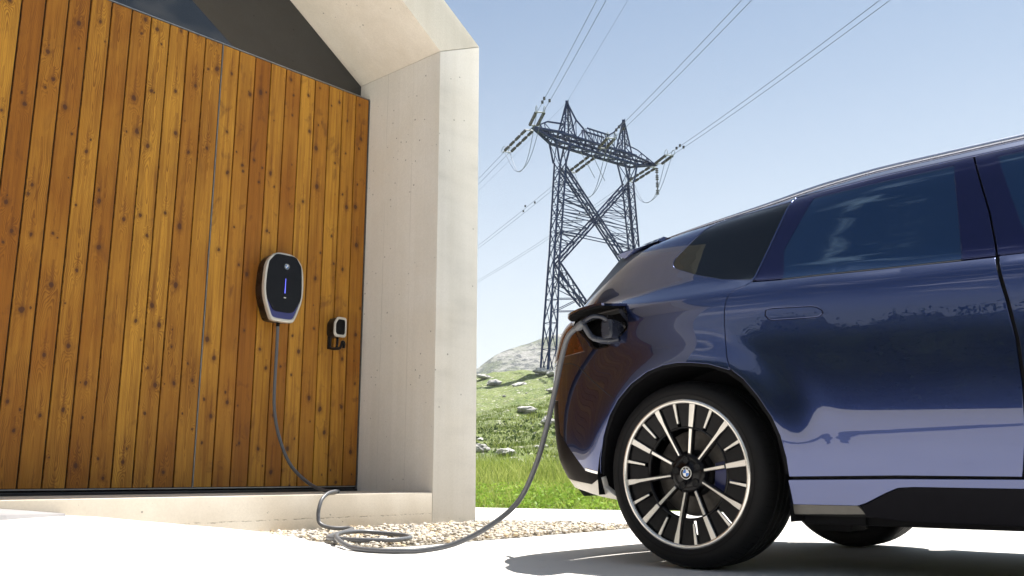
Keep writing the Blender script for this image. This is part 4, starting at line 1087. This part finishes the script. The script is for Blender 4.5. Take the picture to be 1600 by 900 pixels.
def np_mesh(name, VV, FF, mat, parent=None, smooth=False):
    k = FF.shape[1]; me = bpy.data.meshes.new(name)
    me.vertices.add(len(VV)); me.vertices.foreach_set('co', VV.astype(np.float32).ravel())
    me.loops.add(FF.size); me.loops.foreach_set('vertex_index', FF.astype(np.int32).ravel())
    me.polygons.add(len(FF)); me.polygons.foreach_set('loop_start', np.arange(0, FF.size, k, dtype=np.int32)); me.polygons.foreach_set('loop_total', np.full(len(FF), k, np.int32))
    me.materials.append(mat); me.update(calc_edges=True); me.validate()
    o = bpy.data.objects.new(name, me); COL.objects.link(o)
    if parent: o.parent = parent
    return o
gr = stones(9500, GP, .006, .021, None, 3, 'gravel', '')
tag(gr, 'pale crushed stone gravel filling the strip beside the plinth', 'gravel', kind='stuff')
# bed sheet under the stones
t = NT('gravel bed'); n = t.noise(t.obj(), 60, 4); M['bed'] = t.out(t.mix(n, (.40, .36, .29), (.22, .20, .165)), .95)
gb = mesh_obj('ground', [(x, y, .0045) for x, y in GP], [tuple(range(len(GP)))], M['bed']); tag(gb, kind='structure')

# ---------------------------------------------------------------- meadow growth
def blades(name, P, h, w, lean, mat, seed, seg=2, curl=.35):
    r = np.random.default_rng(seed); n = len(P)
    a = r.uniform(0, 6.283, n); dx, dy = np.cos(a), np.sin(a); la = r.uniform(0, 6.283, n); lx, ly = np.cos(la), np.sin(la)
    L = r.uniform(.1, 1, n)*lean
    rows = []
    for k in range(seg+1):
        q = k/seg; ww = w*(1-q)**.7*.5 + (0.0008)
        cx = P[:, 0]+lx*L*h*q**1.8; cy = P[:, 1]+ly*L*h*q**1.8; cz = P[:, 2]+h*q*(1-curl*L*q)
        rows.append(np.stack([cx-dx*ww, cy-dy*ww, cz], 1)); rows.append(np.stack([cx+dx*ww, cy+dy*ww, cz], 1))
    VV = np.stack(rows, 1).reshape(-1, 3); b = (np.arange(n)*(2*seg+2))[:, None]
    FF = np.concatenate([b+np.array([[2*k, 2*k+1, 2*k+3, 2*k+2]]) for k in range(seg)], 0)
    return np_mesh(name, VV, FF, mat)
def place(N, e0, e1, s0, s1, seed, clump=0.0, wedge=None, pw=1.0, fq=1.9):
    r = np.random.default_rng(seed)
    e = e0+(e1-e0)*r.random(N)**pw; s = r.uniform(s0, s1, N)
    x = E0[0]+ET[0]*s+EM[0]*e; y = E0[1]+ET[1]*s+EM[1]*e
    if wedge: k = (x > wedge[0]*y-.6) & (x < wedge[1]*y+.6); x, y, e = x[k], y[k], e[k]
    if clump:
        f = np.array([noise.noise(Vector((xx*fq, yy*fq, seed))) for xx, yy in zip(x, y)]); k = f > r.uniform(-.6, clump, len(x)); x, y, e = x[k], y[k], e[k]
    z = np.array([land_z(float(xx), float(yy)) for xx, yy in zip(x, y)])
    return np.stack([x, y, z], 1), e
r9 = np.random.default_rng(9)
P, e = place(46000, .05, 5.5, -3.5, 7.5, 11, clump=.35)
hmod = np.array([1+.9*noise.noise(Vector((q[0]*1.1, q[1]*1.1, 4.4))) for q in P])
hh_ = (.13+.28*r9.random(len(P)))*hmod*np.clip(.45+e*.35, .45, 1.0)*np.clip(1.25-e*.09, .55, 1)
g1 = blades('tall_grass', P, hh_, .008+.009*r9.random(len(P)), .65, M['grass'], 21); tag(g1, 'tall bright grass growing behind the paving edge', 'grass', kind='stuff')
P, e = place(190000, 4.0, 40, -16, 30, 12, clump=.25, wedge=(-.12, .24), pw=1.35)
hh_ = (.05+.11*r9.random(len(P)))*(1+e*.018)
g2_ = blades('short_grass', P, hh_, .010+.012*r9.random(len(P))+e*.0006, .9, M['turf'], 22, seg=1); tag(g2_, 'short green turf covering the hillside', 'grass', kind='stuff')
# broad-leaved weeds along the kerb
def leaves(P, size, mat, name, seed, up=.6):
    r = np.random.default_rng(seed); n = len(P); N3 = r.normal(size=(n, 3)); N3[:, 2] = np.abs(N3[:, 2])*up+.15; N3 /= np.linalg.norm(N3, axis=1)[:, None]
    A = np.cross(N3, r.normal(size=(n, 3))); A /= np.linalg.norm(A, axis=1)[:, None]; B = np.cross(N3, A)
    s_ = size[:, None]
    VV = np.stack([P-A*s_, P-A*s_*.2+B*s_*.42+N3*s_*.12, P+A*s_, P-A*s_*.2-B*s_*.42+N3*s_*.12], 1).reshape(-1, 3)
    FF = (np.arange(n)*4)[:, None]+np.array([[0, 1, 2, 3]])
    return np_mesh(name, VV, FF, mat)
P, e = place(26000, -.02, 1.5, -3.5, 7.5, 14, clump=.2)
P[:, 2] += r9.random(len(P))**1.3*.20*np.clip(.5+e, .4, 1)
wd_ = leaves(P, .014+.026*r9.random(len(P)), M['weed'], 'weeds', 31, .8); tag(wd_, 'leafy green weeds crowding the edge of the concrete path', 'weeds', kind='stuff')
# dry stems / low tufts giving dark pockets on the slope
P, e = place(42000, 8, 66, -12, 26, 16, clump=.0, wedge=(-.12, .22), pw=.85, fq=.8)
P[:, 2] += r9.random(len(P))*.05
hb = leaves(P, .035+.06*r9.random(len(P))*(1+e*.02), M['leaf'], 'heather', 33, .5); tag(hb, 'dark low heather tufts scattered over the hillside', 'heather', kind='stuff')

# rocks on the slope, each its own thing
def rock(x, y, sx, sy, sz, rz, seed, label, sink=.25):
    bm = bmesh.new(); bmesh.ops.create_icosphere(bm, subdivisions=3, radius=1.0)
    for v in bm.verts:
        n_ = noise.fractal(v.co*1.3+Vector((seed*3.1, seed, 0)), .8, 2.0, 4); q = noise.cell(v.co*1.7+Vector((seed, 0, 0)))
        v.co *= 1+.30*n_+.10*(q-.5)
        v.co.x *= sx; v.co.y *= sy; v.co.z *= sz
    o = from_bm('rock', bm, M['rock']); o.data.polygons.foreach_set('use_smooth', [False]*len(o.data.polygons))
    o.location = (x, y, land_z(x, y)+sz*(1-2*sink)); o.rotation_euler = (random.uniform(-.2, .2), random.uniform(-.2, .2), rz)
    tag(o, label, 'rock', 'rocks scattered on the grassy slope'); return o
def at_px(px, py, y_guess):
    """where the sight line through a spot meets the slope (used for siting rocks found in the photograph)"""
    d = Vector(((px-800)/1415, 1, (450-py)/1415)); c, s = math.cos(R(11.7)), math.sin(R(11.7))
    d = Vector((d.x, d.y*c-d.z*s, d.y*s+d.z*c)); t0 = 8.0
    while t0 < 200:
        p = d*t0+Vector((0, 0, CAM_H))
        if p.z < land_z(p.x, p.y): return p
        t0 *= 1.004
    return d*80
for px, py, w_, h_, lab, rz in ((792, 711, .24, .09, 'small pale slab of rock lying in the grass above the tall blades', .5), (824, 644, .50, .16, 'broad grey boulder in the middle of the grassy slope', .1),
    (757, 592, .9, .22, 'long grey rock shelf beside the concrete wall edge high on the slope', .2), (772, 602, .9, .30, 'jagged pale outcrop running down the upper slope', 1.0), (812, 603, .7, .16, 'low flat rock among the heather near the crest', .3),
    (849, 585, 1.0, .28, 'pale rocks at the foot of the pylon leg', .1), (862, 588, .8, .28, 'white rock right of the pylon foot on the crest', 1.2), (856, 664, .35, .16, 'dark edged rock half hidden behind the hanging cable', .6), (747, 706, .25, .12, 'small rock in the grass right beside the pillar', .0),
    (868, 612, .7, .2, 'low pale rock just left of the car tail lamp', .4)):
    p = at_px(px, py, 0); k = p.y/1440
    rock(p.x, p.y, w_, w_*.6, h_, rz, px*.01, lab)
for i in range(26):
    x = random.uniform(-4, 9)*1.0; y = random.uniform(15, 75); rr_ = random.uniform(.07, .20)*(1+y*.010)
    if not -.1*y < x < .2*y: continue
    rock(x, y, rr_, rr_*.7, rr_*.45, random.random()*3, i*1.7, 'small half buried stone scattered on the grassy hillside')

# ---------------------------------------------------------------- mountain behind
xs = np.linspace(-260, 620, 170); ys = np.linspace(520, 900, 52)
def mtn(x, y):
    # crest line read against the sky, rising to the right
    k = x/ (y/600.0)
    crest = interp(k, [(-260, 12), (-60, 48), (-23, 72), (-17, 77), (-2, 85), (7.5, 87), (20, 91.5), (30, 94.5), (60, 99), (150, 104), (300, 100), (620, 92)])*min(y/600.0, 1.08)
    q = (y-520)/85.0
    prof = min(1.0, max(0, q))**.85 if q < 1 else max(-.4, 1-(q-1)*.22)
    if q < 1: h = 18 + (crest-18)*prof
    else: h = crest*prof*(600.0/ y)
    return h + (2.6*fbm(x, y, .022, 6, 2.2) + 1.1*fbm(x, y, .11, 5, 7.7))*(.4+.6*min(1, abs(1-q)*2+.25))
mo = grid_mesh('hills', xs, ys, mtn, None); tag(mo, kind='structure')
t = NT('bare mountain slope'); g = t.node('ShaderNodeNewGeometry'); P_ = g.outputs['Position']
n1 = t.noise(t.mapping(P_, (1, 1, 2.2)), .035, 8, .7); n2 = t.noise(t.mapping(P_, (1, 1, 3)), .16, 7, .7)
c = t.mix(t.mapr(n1, .42, .56), (.38, .37, .35), (.10, .13, .06)); c = t.mix(t.mapr(n2, .50, .58, 0, .95), c, (.030, .045, .050)); c = t.mix(t.mapr(t.noise(t.mapping(P_, (1, 1, 4)), .5, 5, .7), .55, .66, 0, .8), c, (.50, .49, .46)); t.bump(n2, 1.0, 3.0)
mo.data.materials.clear(); mo.data.materials.append(t.out(c, .95))

# ---------------------------------------------------------------- planting strip with a rounded end behind the viewer, mirrored in the lower door
t = NT('dark planting soil'); n = t.noise(t.obj(), 20, 5, .7); M['soil'] = t.out(t.mix(n, (.10, .085, .06), (.045, .05, .03)), .95)
kb = [(-1.75, 2.06), (-2.2, 1.88), (-2.75, 1.48), (-3.0, .70), (-3.35, -.2), (-3.6, -1.2)]
kp = [Vector((a, b, 0)) for a, b in [tuple(q[:2]) for q in catmull([(a, b, 0) for a, b in kb], 5)]]
vs = []
for i, q in enumerate(kp):
    d_ = (kp[min(i+1, len(kp)-1)]-kp[max(i-1, 0)]).normalized(); nn = Vector((-d_.y, d_.x, 0)); w_ = .03+.11*min(1, i/14)+.012*math.sin(i*1.7)
    
    for sg in (1, -1):
        p_ = q+nn*w_*sg*1.35; p_.z = float(drive_z(p_.x, p_.y))+.0065; vs.append(p_)
o = mesh_obj('ground', vs, [(2*i, 2*i+2, 2*i+3, 2*i+1) for i in range(len(kp)-1)], M['soil']); tag(o, kind='structure')
# ---------------------------------------------------------------- pylon (a tension tower with two crossed-leg masts)
K = 1.35
PD = Vector((.78329, .62165, 0)); PN = Vector((-.62165, .78329, 0)); PL = Vector((1.4417, 60.1335, 0))
def PW(s, n, z):
    p = PL + PD*s + PN*n; p.z = z - CAM_H; p = p*K; p.z += CAM_H; return p
base_z = land_z(*PW(6, 0, 0)[:2])
pyl = empty('pylon', (PW(6, 0, 0).x, PW(6, 0, 0).y, base_z))
tag(pyl, 'tall blue grey lattice power pylon with crossed legs and two peaks on the hill', 'pylon')
PO = pyl.location.copy()
bm = bmesh.new(); w = .5
for sgn in (0,):
    # an L angle of unit length along z
    prof = [(-.5, -.5), (.5, -.5), (.5, -.32), (-.32, -.32), (-.32, .5), (-.5, .5)]
    bm_prism(bm, prof, 0, 1, 'z')
me_l = bpy.data.meshes.new('member'); bmesh.ops.recalc_face_normals(bm, faces=bm.faces[:]); bm.to_mesh(me_l); bm.free(); me_l.materials.append(M['steel'])
def member(name, a, b, wd, flip=0):
    A, B = Vector(a), Vector(b); d = B-A
    o = bpy.data.objects.new(name, me_l); COL.objects.link(o); o.parent = pyl
    o.matrix_local = Matrix.Translation(A-PO) @ d.to_track_quat('Z', 'Y').to_matrix().to_4x4() @ Matrix.Diagonal((wd, wd, d.length, 1))
    return o
LW, BW = .20, .075
def lattice(qa, qb, n, legs='leg', lw=LW, bw=BW, faces=(0, 1, 2, 3), horiz=True, shrink=1.0):
    """box truss between corner quads qa and qb (4 corners each), n panels, cross braced"""
    for k in range(4): member(legs, qa[k], qb[k], lw)
    # panel heights shrink along the run
    ts = [0]; stp = 1.0
    for i in range(n): ts.append(ts[-1]+stp); stp *= shrink
    ts = [x/ts[-1] for x in ts]
    for i in range(n):
        c0 = [Vector(qa[k]).lerp(Vector(qb[k]), ts[i]) for k in range(4)]; c1 = [Vector(qa[k]).lerp(Vector(qb[k]), ts[i+1]) for k in range(4)]
        for k in faces:
            j = (k+1) % 4
            if i % 2 == 0: member('brace', c0[k], c1[j], bw)
            else: member('brace', c0[j], c1[k], bw)
            if n <= 5 and bw > .09: member('brace', c0[j] if i % 2 == 0 else c0[k], c1[k] if i % 2 == 0 else c1[j], bw*.8)
            if horiz and i: member('brace', c0[k], c0[j], bw*.7)
def quad(s0, s1, n, z, z1=None): 
    z1 = z if z1 is None else z1
    return [PW(s0, -n, z), PW(s1, -n, z1), PW(s1, n, z1), PW(s0, n, z)]
zt = 23.2
for sd in (0, 1):
    f = (lambda s: s) if sd == 0 else (lambda s: 12.0-s)
    def Q(s0, s1, n, z, z1=None): return quad(f(s0), f(s1), n, z, z1)
    # mast between knee and beam
    lattice(Q(1.60, 2.10, .28, 15.0), Q(2.25, 2.80, .33, 22.3), 8, shrink=.95)
    # lower leg: outer pair straight to the ground, inner pair kicks inward
    gz = min((land_z(*f_[:2])-CAM_H)/K+CAM_H for f_ in (PW(f(.85), -.42, 0), PW(f(.85), .42, 0), PW(f(1.5), -.42, 0), PW(f(1.5), .42, 0)))-.3
    lattice(Q(.85, 1.50, .42, gz), Q(1.60, 2.10, .28, 15.0), 5, shrink=.9)
    # kicked inner leg
    A0, A1 = Q(2.05, 2.10, .28, 15.0), Q(4.60, 4.95, .30, 12.1)
    for a, b in ((A0[1], A1[1]), (A0[2], A1[2]), (A0[1]-Vector((0, 0, 1.3)), A1[0]), (A0[2]-Vector((0, 0, 1.3)), A1[3])): member('leg', a, b, LW*.7)
    for i in range(5):
        t0, t1 = i/5, (i+1)/5
        for u_, v_ in ((1, 0), (2, 3)):
            p0 = A0[u_].lerp(A1[u_], t0); p1 = (A0[u_]-Vector((0, 0, 1.3))).lerp(A1[v_], t1); member('brace', p0, p1, BW*.8)
        member('brace', A0[1].lerp(A1[1], t1), A0[2].lerp(A1[2], t1), BW*.7)
    # flare from mast up to the beam
    lattice(Q(2.25, 2.80, .33, 22.3), Q(1.95, 3.2, .38, 23.7), 1, horiz=False)
# crossing diagonals, deep trusses
def strut(sa, za, sb, zb_, n, dep=.22):
    A = [PW(sa, -n, za), PW(sa, n, za), PW(sa, n, za-dep*1.5), PW(sa, -n, za-dep*1.5)]; B = [PW(sb, -n, zb_), PW(sb, n, zb_), PW(sb, n, zb_-dep*1.5), PW(sb, -n, zb_-dep*1.5)]
    for k in range(4): member('diagonal', A[k], B[k], LW*.62)
    m = 7
    for i in range(m):
        t0, t1 = i/m, (i+1)/m
        for k in range(4):
            j = (k+1) % 4
            member('brace', A[k].lerp(B[k], t0 if i % 2 else t1), A[j].lerp(B[j], t1 if i % 2 else t0), BW*.6)
for a in ((2.75, 22.2, 9.75, 15.2), (9.25, 22.2, 2.25, 15.2)): strut(*a, .30)
# zigzag webs between the mast and the crossing diagonals, and inside the kicked foot
def web(fa, fb, m, n_):
    P = []
    for i in range(m+1):
        q = i/m; P.append((PW(*fa(q)[:1], n_, fa(q)[1]), PW(*fb(q)[:1], n_, fb(q)[1])))
    for i in range(m):
        member('brace', P[i+1][0], P[i+1][1], BW*.85); member('brace', P[i][i % 2], P[i+1][1-i % 2], BW*.85)
for n_ in (-.3, .3):
    for mir in (0, 1):
        g_ = (lambda s: s) if mir == 0 else (lambda s: 12-s)
        web(lambda q: (g_(2.80-.33*q), 22.2-3.4*q), lambda q: (g_(2.80+2.9*q), 22.2-3.2*q), 5, n_)
        web(lambda q: (g_(2.10+.30*(1-q)), 18.2-2.8*q), lambda q: (g_(5.6-3.4*q), 18.4-3.1*q), 5, n_)
        web(lambda q: (g_(2.05-.22*q), 15.0-3.6*q), lambda q: (g_(2.1+2.9*q), 15.0-3.2*q), 4, n_)
# horizontal ties at the crossing
for z in (18.6, 17.2):
    for n_ in (-.3, .3): member('tie', PW(2.2, n_, z), PW(9.8, n_, z), BW)
for n_ in (-.3, .3):
    member('tie', PW(2.5, n_, 19.9), PW(5.0, n_, 19.5), BW); member('tie', PW(9.5, n_, 19.9), PW(7.0, n_, 19.5), BW)
    member('tie', PW(2.4, n_, 17.9), PW(4.9, n_, 18.4), BW*.8); member('tie', PW(9.6, n_, 17.9), PW(7.1, n_, 18.4), BW*.8)
# beam with tapered arms
TL, TR = PW(0, 0, 24.37), PW(12.74, 0, 24.37)
q0, q1, q2, q3 = quad(1.95, 1.95, .6, 24.55), quad(1.95, 1.95, .6, 23.55), quad(10.1, 10.1, .6, 24.55), quad(10.1, 10.1, .6, 23.55)
def beamq(s): return [PW(s, -.38, 24.42), PW(s, .38, 24.42), PW(s, .38, 23.72), PW(s, -.38, 23.72)]
lattice(beamq(2.0), beamq(10.05), 12, legs='beam_chord', lw=.21, bw=.10)
for tip, s_, sg in ((TL, 2.0, -1), (TR, 10.05, 1)):
    Bq = beamq(s_)
    for k in range(4): member('arm_chord', tip, Bq[k], .22)
    crown = PW(s_ + (.9 if sg < 0 else -.9), 0, 25.35)
    mid1 = PW(s_+sg*.6, 0, 25.15); member('arm_chord', tip, mid1, .13); member('arm_chord', mid1, crown, .13)
    for i in range(1, 5):
        t_ = i/5
        c = [Vector(Bq[k]).lerp(tip, t_) for k in range(4)]; c2 = [Vector(Bq[k]).lerp(tip, (i-1)/5) for k in range(4)]
        for k in range(4): member('brace', c2[k], c[(k+1) % 4], .09); 
        for k in (0, 2): member('brace', c[k], c[(k+1) % 4], .08)
    for t_ in (.25, .6): member('brace', Bq[0].lerp(tip, t_), mid1.lerp(tip, t_*.8), .08); member('brace', Bq[1].lerp(tip, t_), mid1.lerp(tip, t_*.8), .08)
# peaks
for sc_, zt_ in ((3.2, 27.12), (9.05, 27.12)):
    Bp = [PW(sc_-.55, -.38, 24.42), PW(sc_+.55, -.38, 24.42), PW(sc_+.55, .38, 24.42), PW(sc_-.55, .38, 24.42)]
    T_ = PW(sc_+.1, 0, zt_)
    Tq = [T_+Vector((a, b, 0))*.08 for a, b in ((-1, -1), (1, -1), (1, 1), (-1, 1))]
    lattice(Bp, Tq, 5, legs='peak_leg', lw=.15, bw=.08, shrink=.8)
    member('peak_top', T_-Vector((0, 0, .2)), T_+Vector((0, 0, .25)), .3)
    side = 1 if sc_ < 6 else -1
    j1 = PW(sc_+side*1.75, 0, 25.45); 
    member('peak_leg', T_, PW(sc_+side*.95, 0, 26.0), .12); member('peak_leg', PW(sc_+side*.95, 0, 26.0), j1, .12)
    for n_ in (-.38, .38): member('brace', j1, PW(sc_+side*1.2, n_, 24.5), .09); member('brace', j1, PW(sc_+side*2.3, n_, 24.5), .09); member('brace', PW(sc_+side*.95, 0, 26.0), PW(sc_+side*.62, n_, 24.5), .08)
for n_ in (-.3, .3): member('ridge_chord', PW(4.95, n_, 25.45), PW(7.3, n_, 25.45), .13)
for k in range(6):
    for n_ in (-.38, .38):
        member('brace', PW(4.95+.39*k, n_*.5, 25.45), PW(5.1+.42*k, n_, 24.5), .08)
for s_ in (2.55, 3.6, 9.3, 8.75):   # joint plates
    p = PW(s_, -.40, 24.42); bmj = bmesh.new(); bm_box(bmj, -.22, .22, -.22, .22, -.04, .04)
    o = from_bm('gusset_plate', bmj, M['steel'], pyl); o.location = p-PO; o.rotation_euler = (R(90), 0, math.atan2(PD.y, PD.x))

# insulator strings: sheds on a rod
bm = bmesh.new()
L_ = 1.0; N_ = 15
prf = [(.02, 0)]
for i in range(N_):
    z = (i+.2)/N_
    prf += [(.024, z), (.115 if i % 4 != 3 else .05, z+.012), (.115 if i % 4 != 3 else .05, z+.036), (.024, z+.046)]
prf += [(.02, 1)]
v, f = lathe(prf, 10, 'z'); me_i = bpy.data.meshes.new('insulator'); me_i.from_pydata(v, [], f); me_i.materials.append(M['insul']); me_i.update(); bm.free()
def insulator(a, b, wd=1.35):
    A, B = Vector(a), Vector(b); d = B-A
    o = bpy.data.objects.new('insulator', me_i); COL.objects.link(o); o.parent = pyl
    o.matrix_local = Matrix.Translation(A-PO) @ d.to_track_quat('Z', 'Y').to_matrix().to_4x4() @ Matrix.Diagonal((wd, wd, d.length, 1))
def fitting(p, q, r): 
    v, f = tube([Vector(p)-PO, Vector(q)-PO], r, 6); mesh_obj('fitting', v, f, M['fitting'], pyl)
NEAR = Vector((.099, -.985, -.140)).normalized(); FAR = Vector((-.340, .938, .004)).normalized()
bundle = []
def loop_ring(c, d, r):
    s_ = d.cross(Vector((0, 0, 1))).normalized()
    pts = [c + d*math.cos(a)*r*1.9 + Vector((0, 0, 1))*math.sin(a)*r for a in [k*2*math.pi/12 for k in range(13)]]
    v, f = tube([p-PO for p in pts], .03, 5); mesh_obj('corona_ring', v, f, M['fitting'], pyl)
for nm, att, near_ext, far_ext in (('left', TL, 5.6, 7.4), ('middle', PW(6.45, 0, 24.05), 5.0, 6.0), ('right', TR, 4.9, 6.0)):
    ends = []
    for d, ln in ((NEAR, near_ext), (FAR, far_ext)):
        sdv = d.cross(Vector((0, 0, 1))).normalized()*.36
        a0 = att+d*(.8 if nm != 'middle' else 1.6)
        fitting(att, a0, .05); fitting(a0-sdv, a0+sdv, .06)
        for sg in (-1, 1): insulator(a0+sdv*sg+d*.1, a0+sdv*sg+d*(ln*.82))
        e_ = a0+d*(ln*.86); fitting(e_-sdv*1.2, e_+sdv*1.2, .06)
        for sg in (-1, 1): loop_ring(e_+sdv*sg+d*.1+Vector((0, 0, .25)), d, .30)
        ends.append((e_, sdv))
    # jumper wires
    for sg in (-1, 1):
        a, b = ends[1][0]+ends[1][1]*sg*.8, ends[0][0]+ends[0][1]*(-sg)*.8*-1
        drop = 3.6 if nm != 'middle' else 4.2
        mid = (a+b)/2 - Vector((0, 0, drop)) ; q1_ = a.lerp(mid, .55)-Vector((0, 0, .9)); q2_ = b.lerp(mid, .55)-Vector((0, 0, .9))
        v, f = tube([Vector(p)-PO for p in catmull([a, q1_, mid, q2_, b], 8)], .028, 5); mesh_obj('jumper_wire', v, f, M['wire'], pyl)
    if nm == 'right': insulator(TR-Vector((0, 0, .3)), TR-Vector((0, 0, 3.3)), 1.5)
    if nm == 'middle':
        for sg in (-1, 1): fitting(PW(5.2+sg*.6, 0, 23.6), PW(5.9+sg*.5, -.6, 21.6), .03)
    for (e_, sdv), d, dn in ((ends[0], NEAR, 'near'), (ends[1], FAR, 'far')):
        L = 78 if dn == 'near' else 260
        for sg in (-1, 1):
            p0 = e_+sdv*sg*.75
            if dn == 'near':
                pts = [p0+d*(L*t_) - Vector((0, 0, 1.6*4*t_*(1-t_)*.35)) for t_ in [i/14 for i in range(15)]]
            else:
                pts = [p0+d*(L*t_) + Vector((0, 0, 26*t_*t_ - 2.5*math.sin(math.pi*t_))) for t_ in [i/18 for i in range(19)]]
            v, f = tube([q-p0 for q in pts], .019, 6)
            o = mesh_obj('power_line', v, f, M['wire']); o.location = p0
            which = {'left': 'left arm', 'middle': 'beam middle', 'right': 'right arm'}[nm]
            side_w = 'left' if (sg == 1) == (dn == 'near') else 'right'
            lab = (f'{side_w} wire of the pair from the pylon {which} up over the viewer' if dn == 'near' else f'{side_w} wire of the pair from the pylon {which} down towards the house')
            tag(o, lab, 'power line', 'power lines strung from the pylon')
            for q_ in (.045, .06) if sg == 1 else (.052,):
                c = p0 + d*(L*q_); bmj = bmesh.new(); bm_box(bmj, -.10, .10, -.10, .10, -.12, .12, .03); w_ = from_bm('vibration_damper', bmj, M['insul'], o); w_.location = c-p0-Vector((0, 0, .05))
for nm, tp in (('left', PW(3.3, 0, 27.15)),):
    for d, L, lab in ((NEAR, 82, 'thin earth wire from the left peak up over the viewer'), (FAR, 260, 'thin earth wire from the left peak down behind the house')):
        pts = [d*(L*t_)+(Vector((0, 0, 26*t_*t_-3*math.sin(math.pi*t_))) if d is FAR else Vector((0, 0, 0))) for t_ in [i/14 for i in range(15)]]
        v, f = tube(pts, .010, 5); o = mesh_obj('earth_wire', v, f, M['wire']); o.location = tp; tag(o, lab, 'power line', 'power lines strung from the pylon')
cb = bmesh.new()
for sd in (0, 1):
    for s_ in (.85, 1.50):
        for n_ in (-.42, .42):
            s2 = s_ if sd == 0 else 12-s_; p = PW(s2, n_, 0); z = land_z(p.x, p.y)-PO.z
            bm_box(cb, p.x-PO.x-.45, p.x-PO.x+.45, p.y-PO.y-.45, p.y-PO.y+.45, z-.8, z+.06, .03)
from_bm('footing', cb, M['concrete'], pyl)

# ---------------------------------------------------------------- woodland behind the viewer, mirrored in the paintwork
r = np.random.default_rng(77); LV = []; SZ = []; TR_ = []; CR = []
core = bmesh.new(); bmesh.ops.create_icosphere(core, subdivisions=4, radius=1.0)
CV = [v.co.copy() for v in core.verts]; CF = [tuple(v.index for v in f.verts) for f in core.faces]; core.free()
for i in range(56):
    az = R(-62) - R(190)*i/55 + r.uniform(-.02, .02); d = r.uniform(29, 36)
    x, y = 1+d*math.sin(az), 3+d*math.cos(az); H_ = r.uniform(8.0, 11.5)
    a_, b_ = house_ab(x, y)
    if -9 < a_ < 1 and b_ < 1: continue
    wd = H_*.36
    def bump_(c): return 1+.34*noise.noise(Vector((c[0]*1.7+i, c[1]*1.7, c[2]*1.7)))+.16*noise.noise(Vector((c[0]*5+i, c[1]*5, c[2]*5)))
    CR.append(([(x+c.x*wd*.90*bump_(c), y+c.y*wd*.90*bump_(c), max(.1, H_*.48+c.z*H_*.46*bump_(c))) for c in CV], CF))
    nl = 5200; c = r.normal(size=(nl, 3)); c /= np.linalg.norm(c, axis=1)[:, None]
    k = np.array([bump_(q) for q in c])*r.uniform(.86, 1.03, nl); c *= k[:, None]
    LV.append(np.stack([x+c[:, 0]*wd, y+c[:, 1]*wd, H_*.48+c[:, 2]*H_*.50], 1)); SZ.append(.07+.09*r.random(nl))
    TR_.append(tube([(x, y, -.2), (x+.1, y, H_*.3), (x-.1, y+.1, H_*.75)], [.24, .17, .05], 7))
fo_ = leaves(np.concatenate(LV), np.concatenate(SZ), M['leaf'], 'woodland', 40, 1.0)
tag(fo_, 'belt of dark leafy trees beyond the paving behind the viewer', 'woodland', kind='stuff')
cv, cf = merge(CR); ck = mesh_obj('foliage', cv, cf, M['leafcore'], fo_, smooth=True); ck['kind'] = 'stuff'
tv, tf = merge(TR_); tk = mesh_obj('trunks', tv, tf, M['bark'], fo_, smooth=True); tk['kind'] = 'stuff'
# ---------------------------------------------------------------- air
bm = bmesh.new(); bm_box(bm, -2600, 2600, -2600, 2600, -9, 140); hz = from_bm('haze', bm, None); hz['kind'] = 'stuff'
m = bpy.data.materials.new('summer haze'); m.use_nodes = True; nt = m.node_tree; nt.nodes.remove(nt.nodes['Principled BSDF'])
pv_ = nt.nodes.new('ShaderNodeVolumePrincipled'); pv_.inputs['Color'].default_value = (.97, .985, 1, 1); pv_.inputs['Density'].default_value = .0004; pv_.inputs['Anisotropy'].default_value = .0
nt.links.new(pv_.outputs[0], nt.nodes['Material Output'].inputs['Volume']); hz.data.materials.append(m)
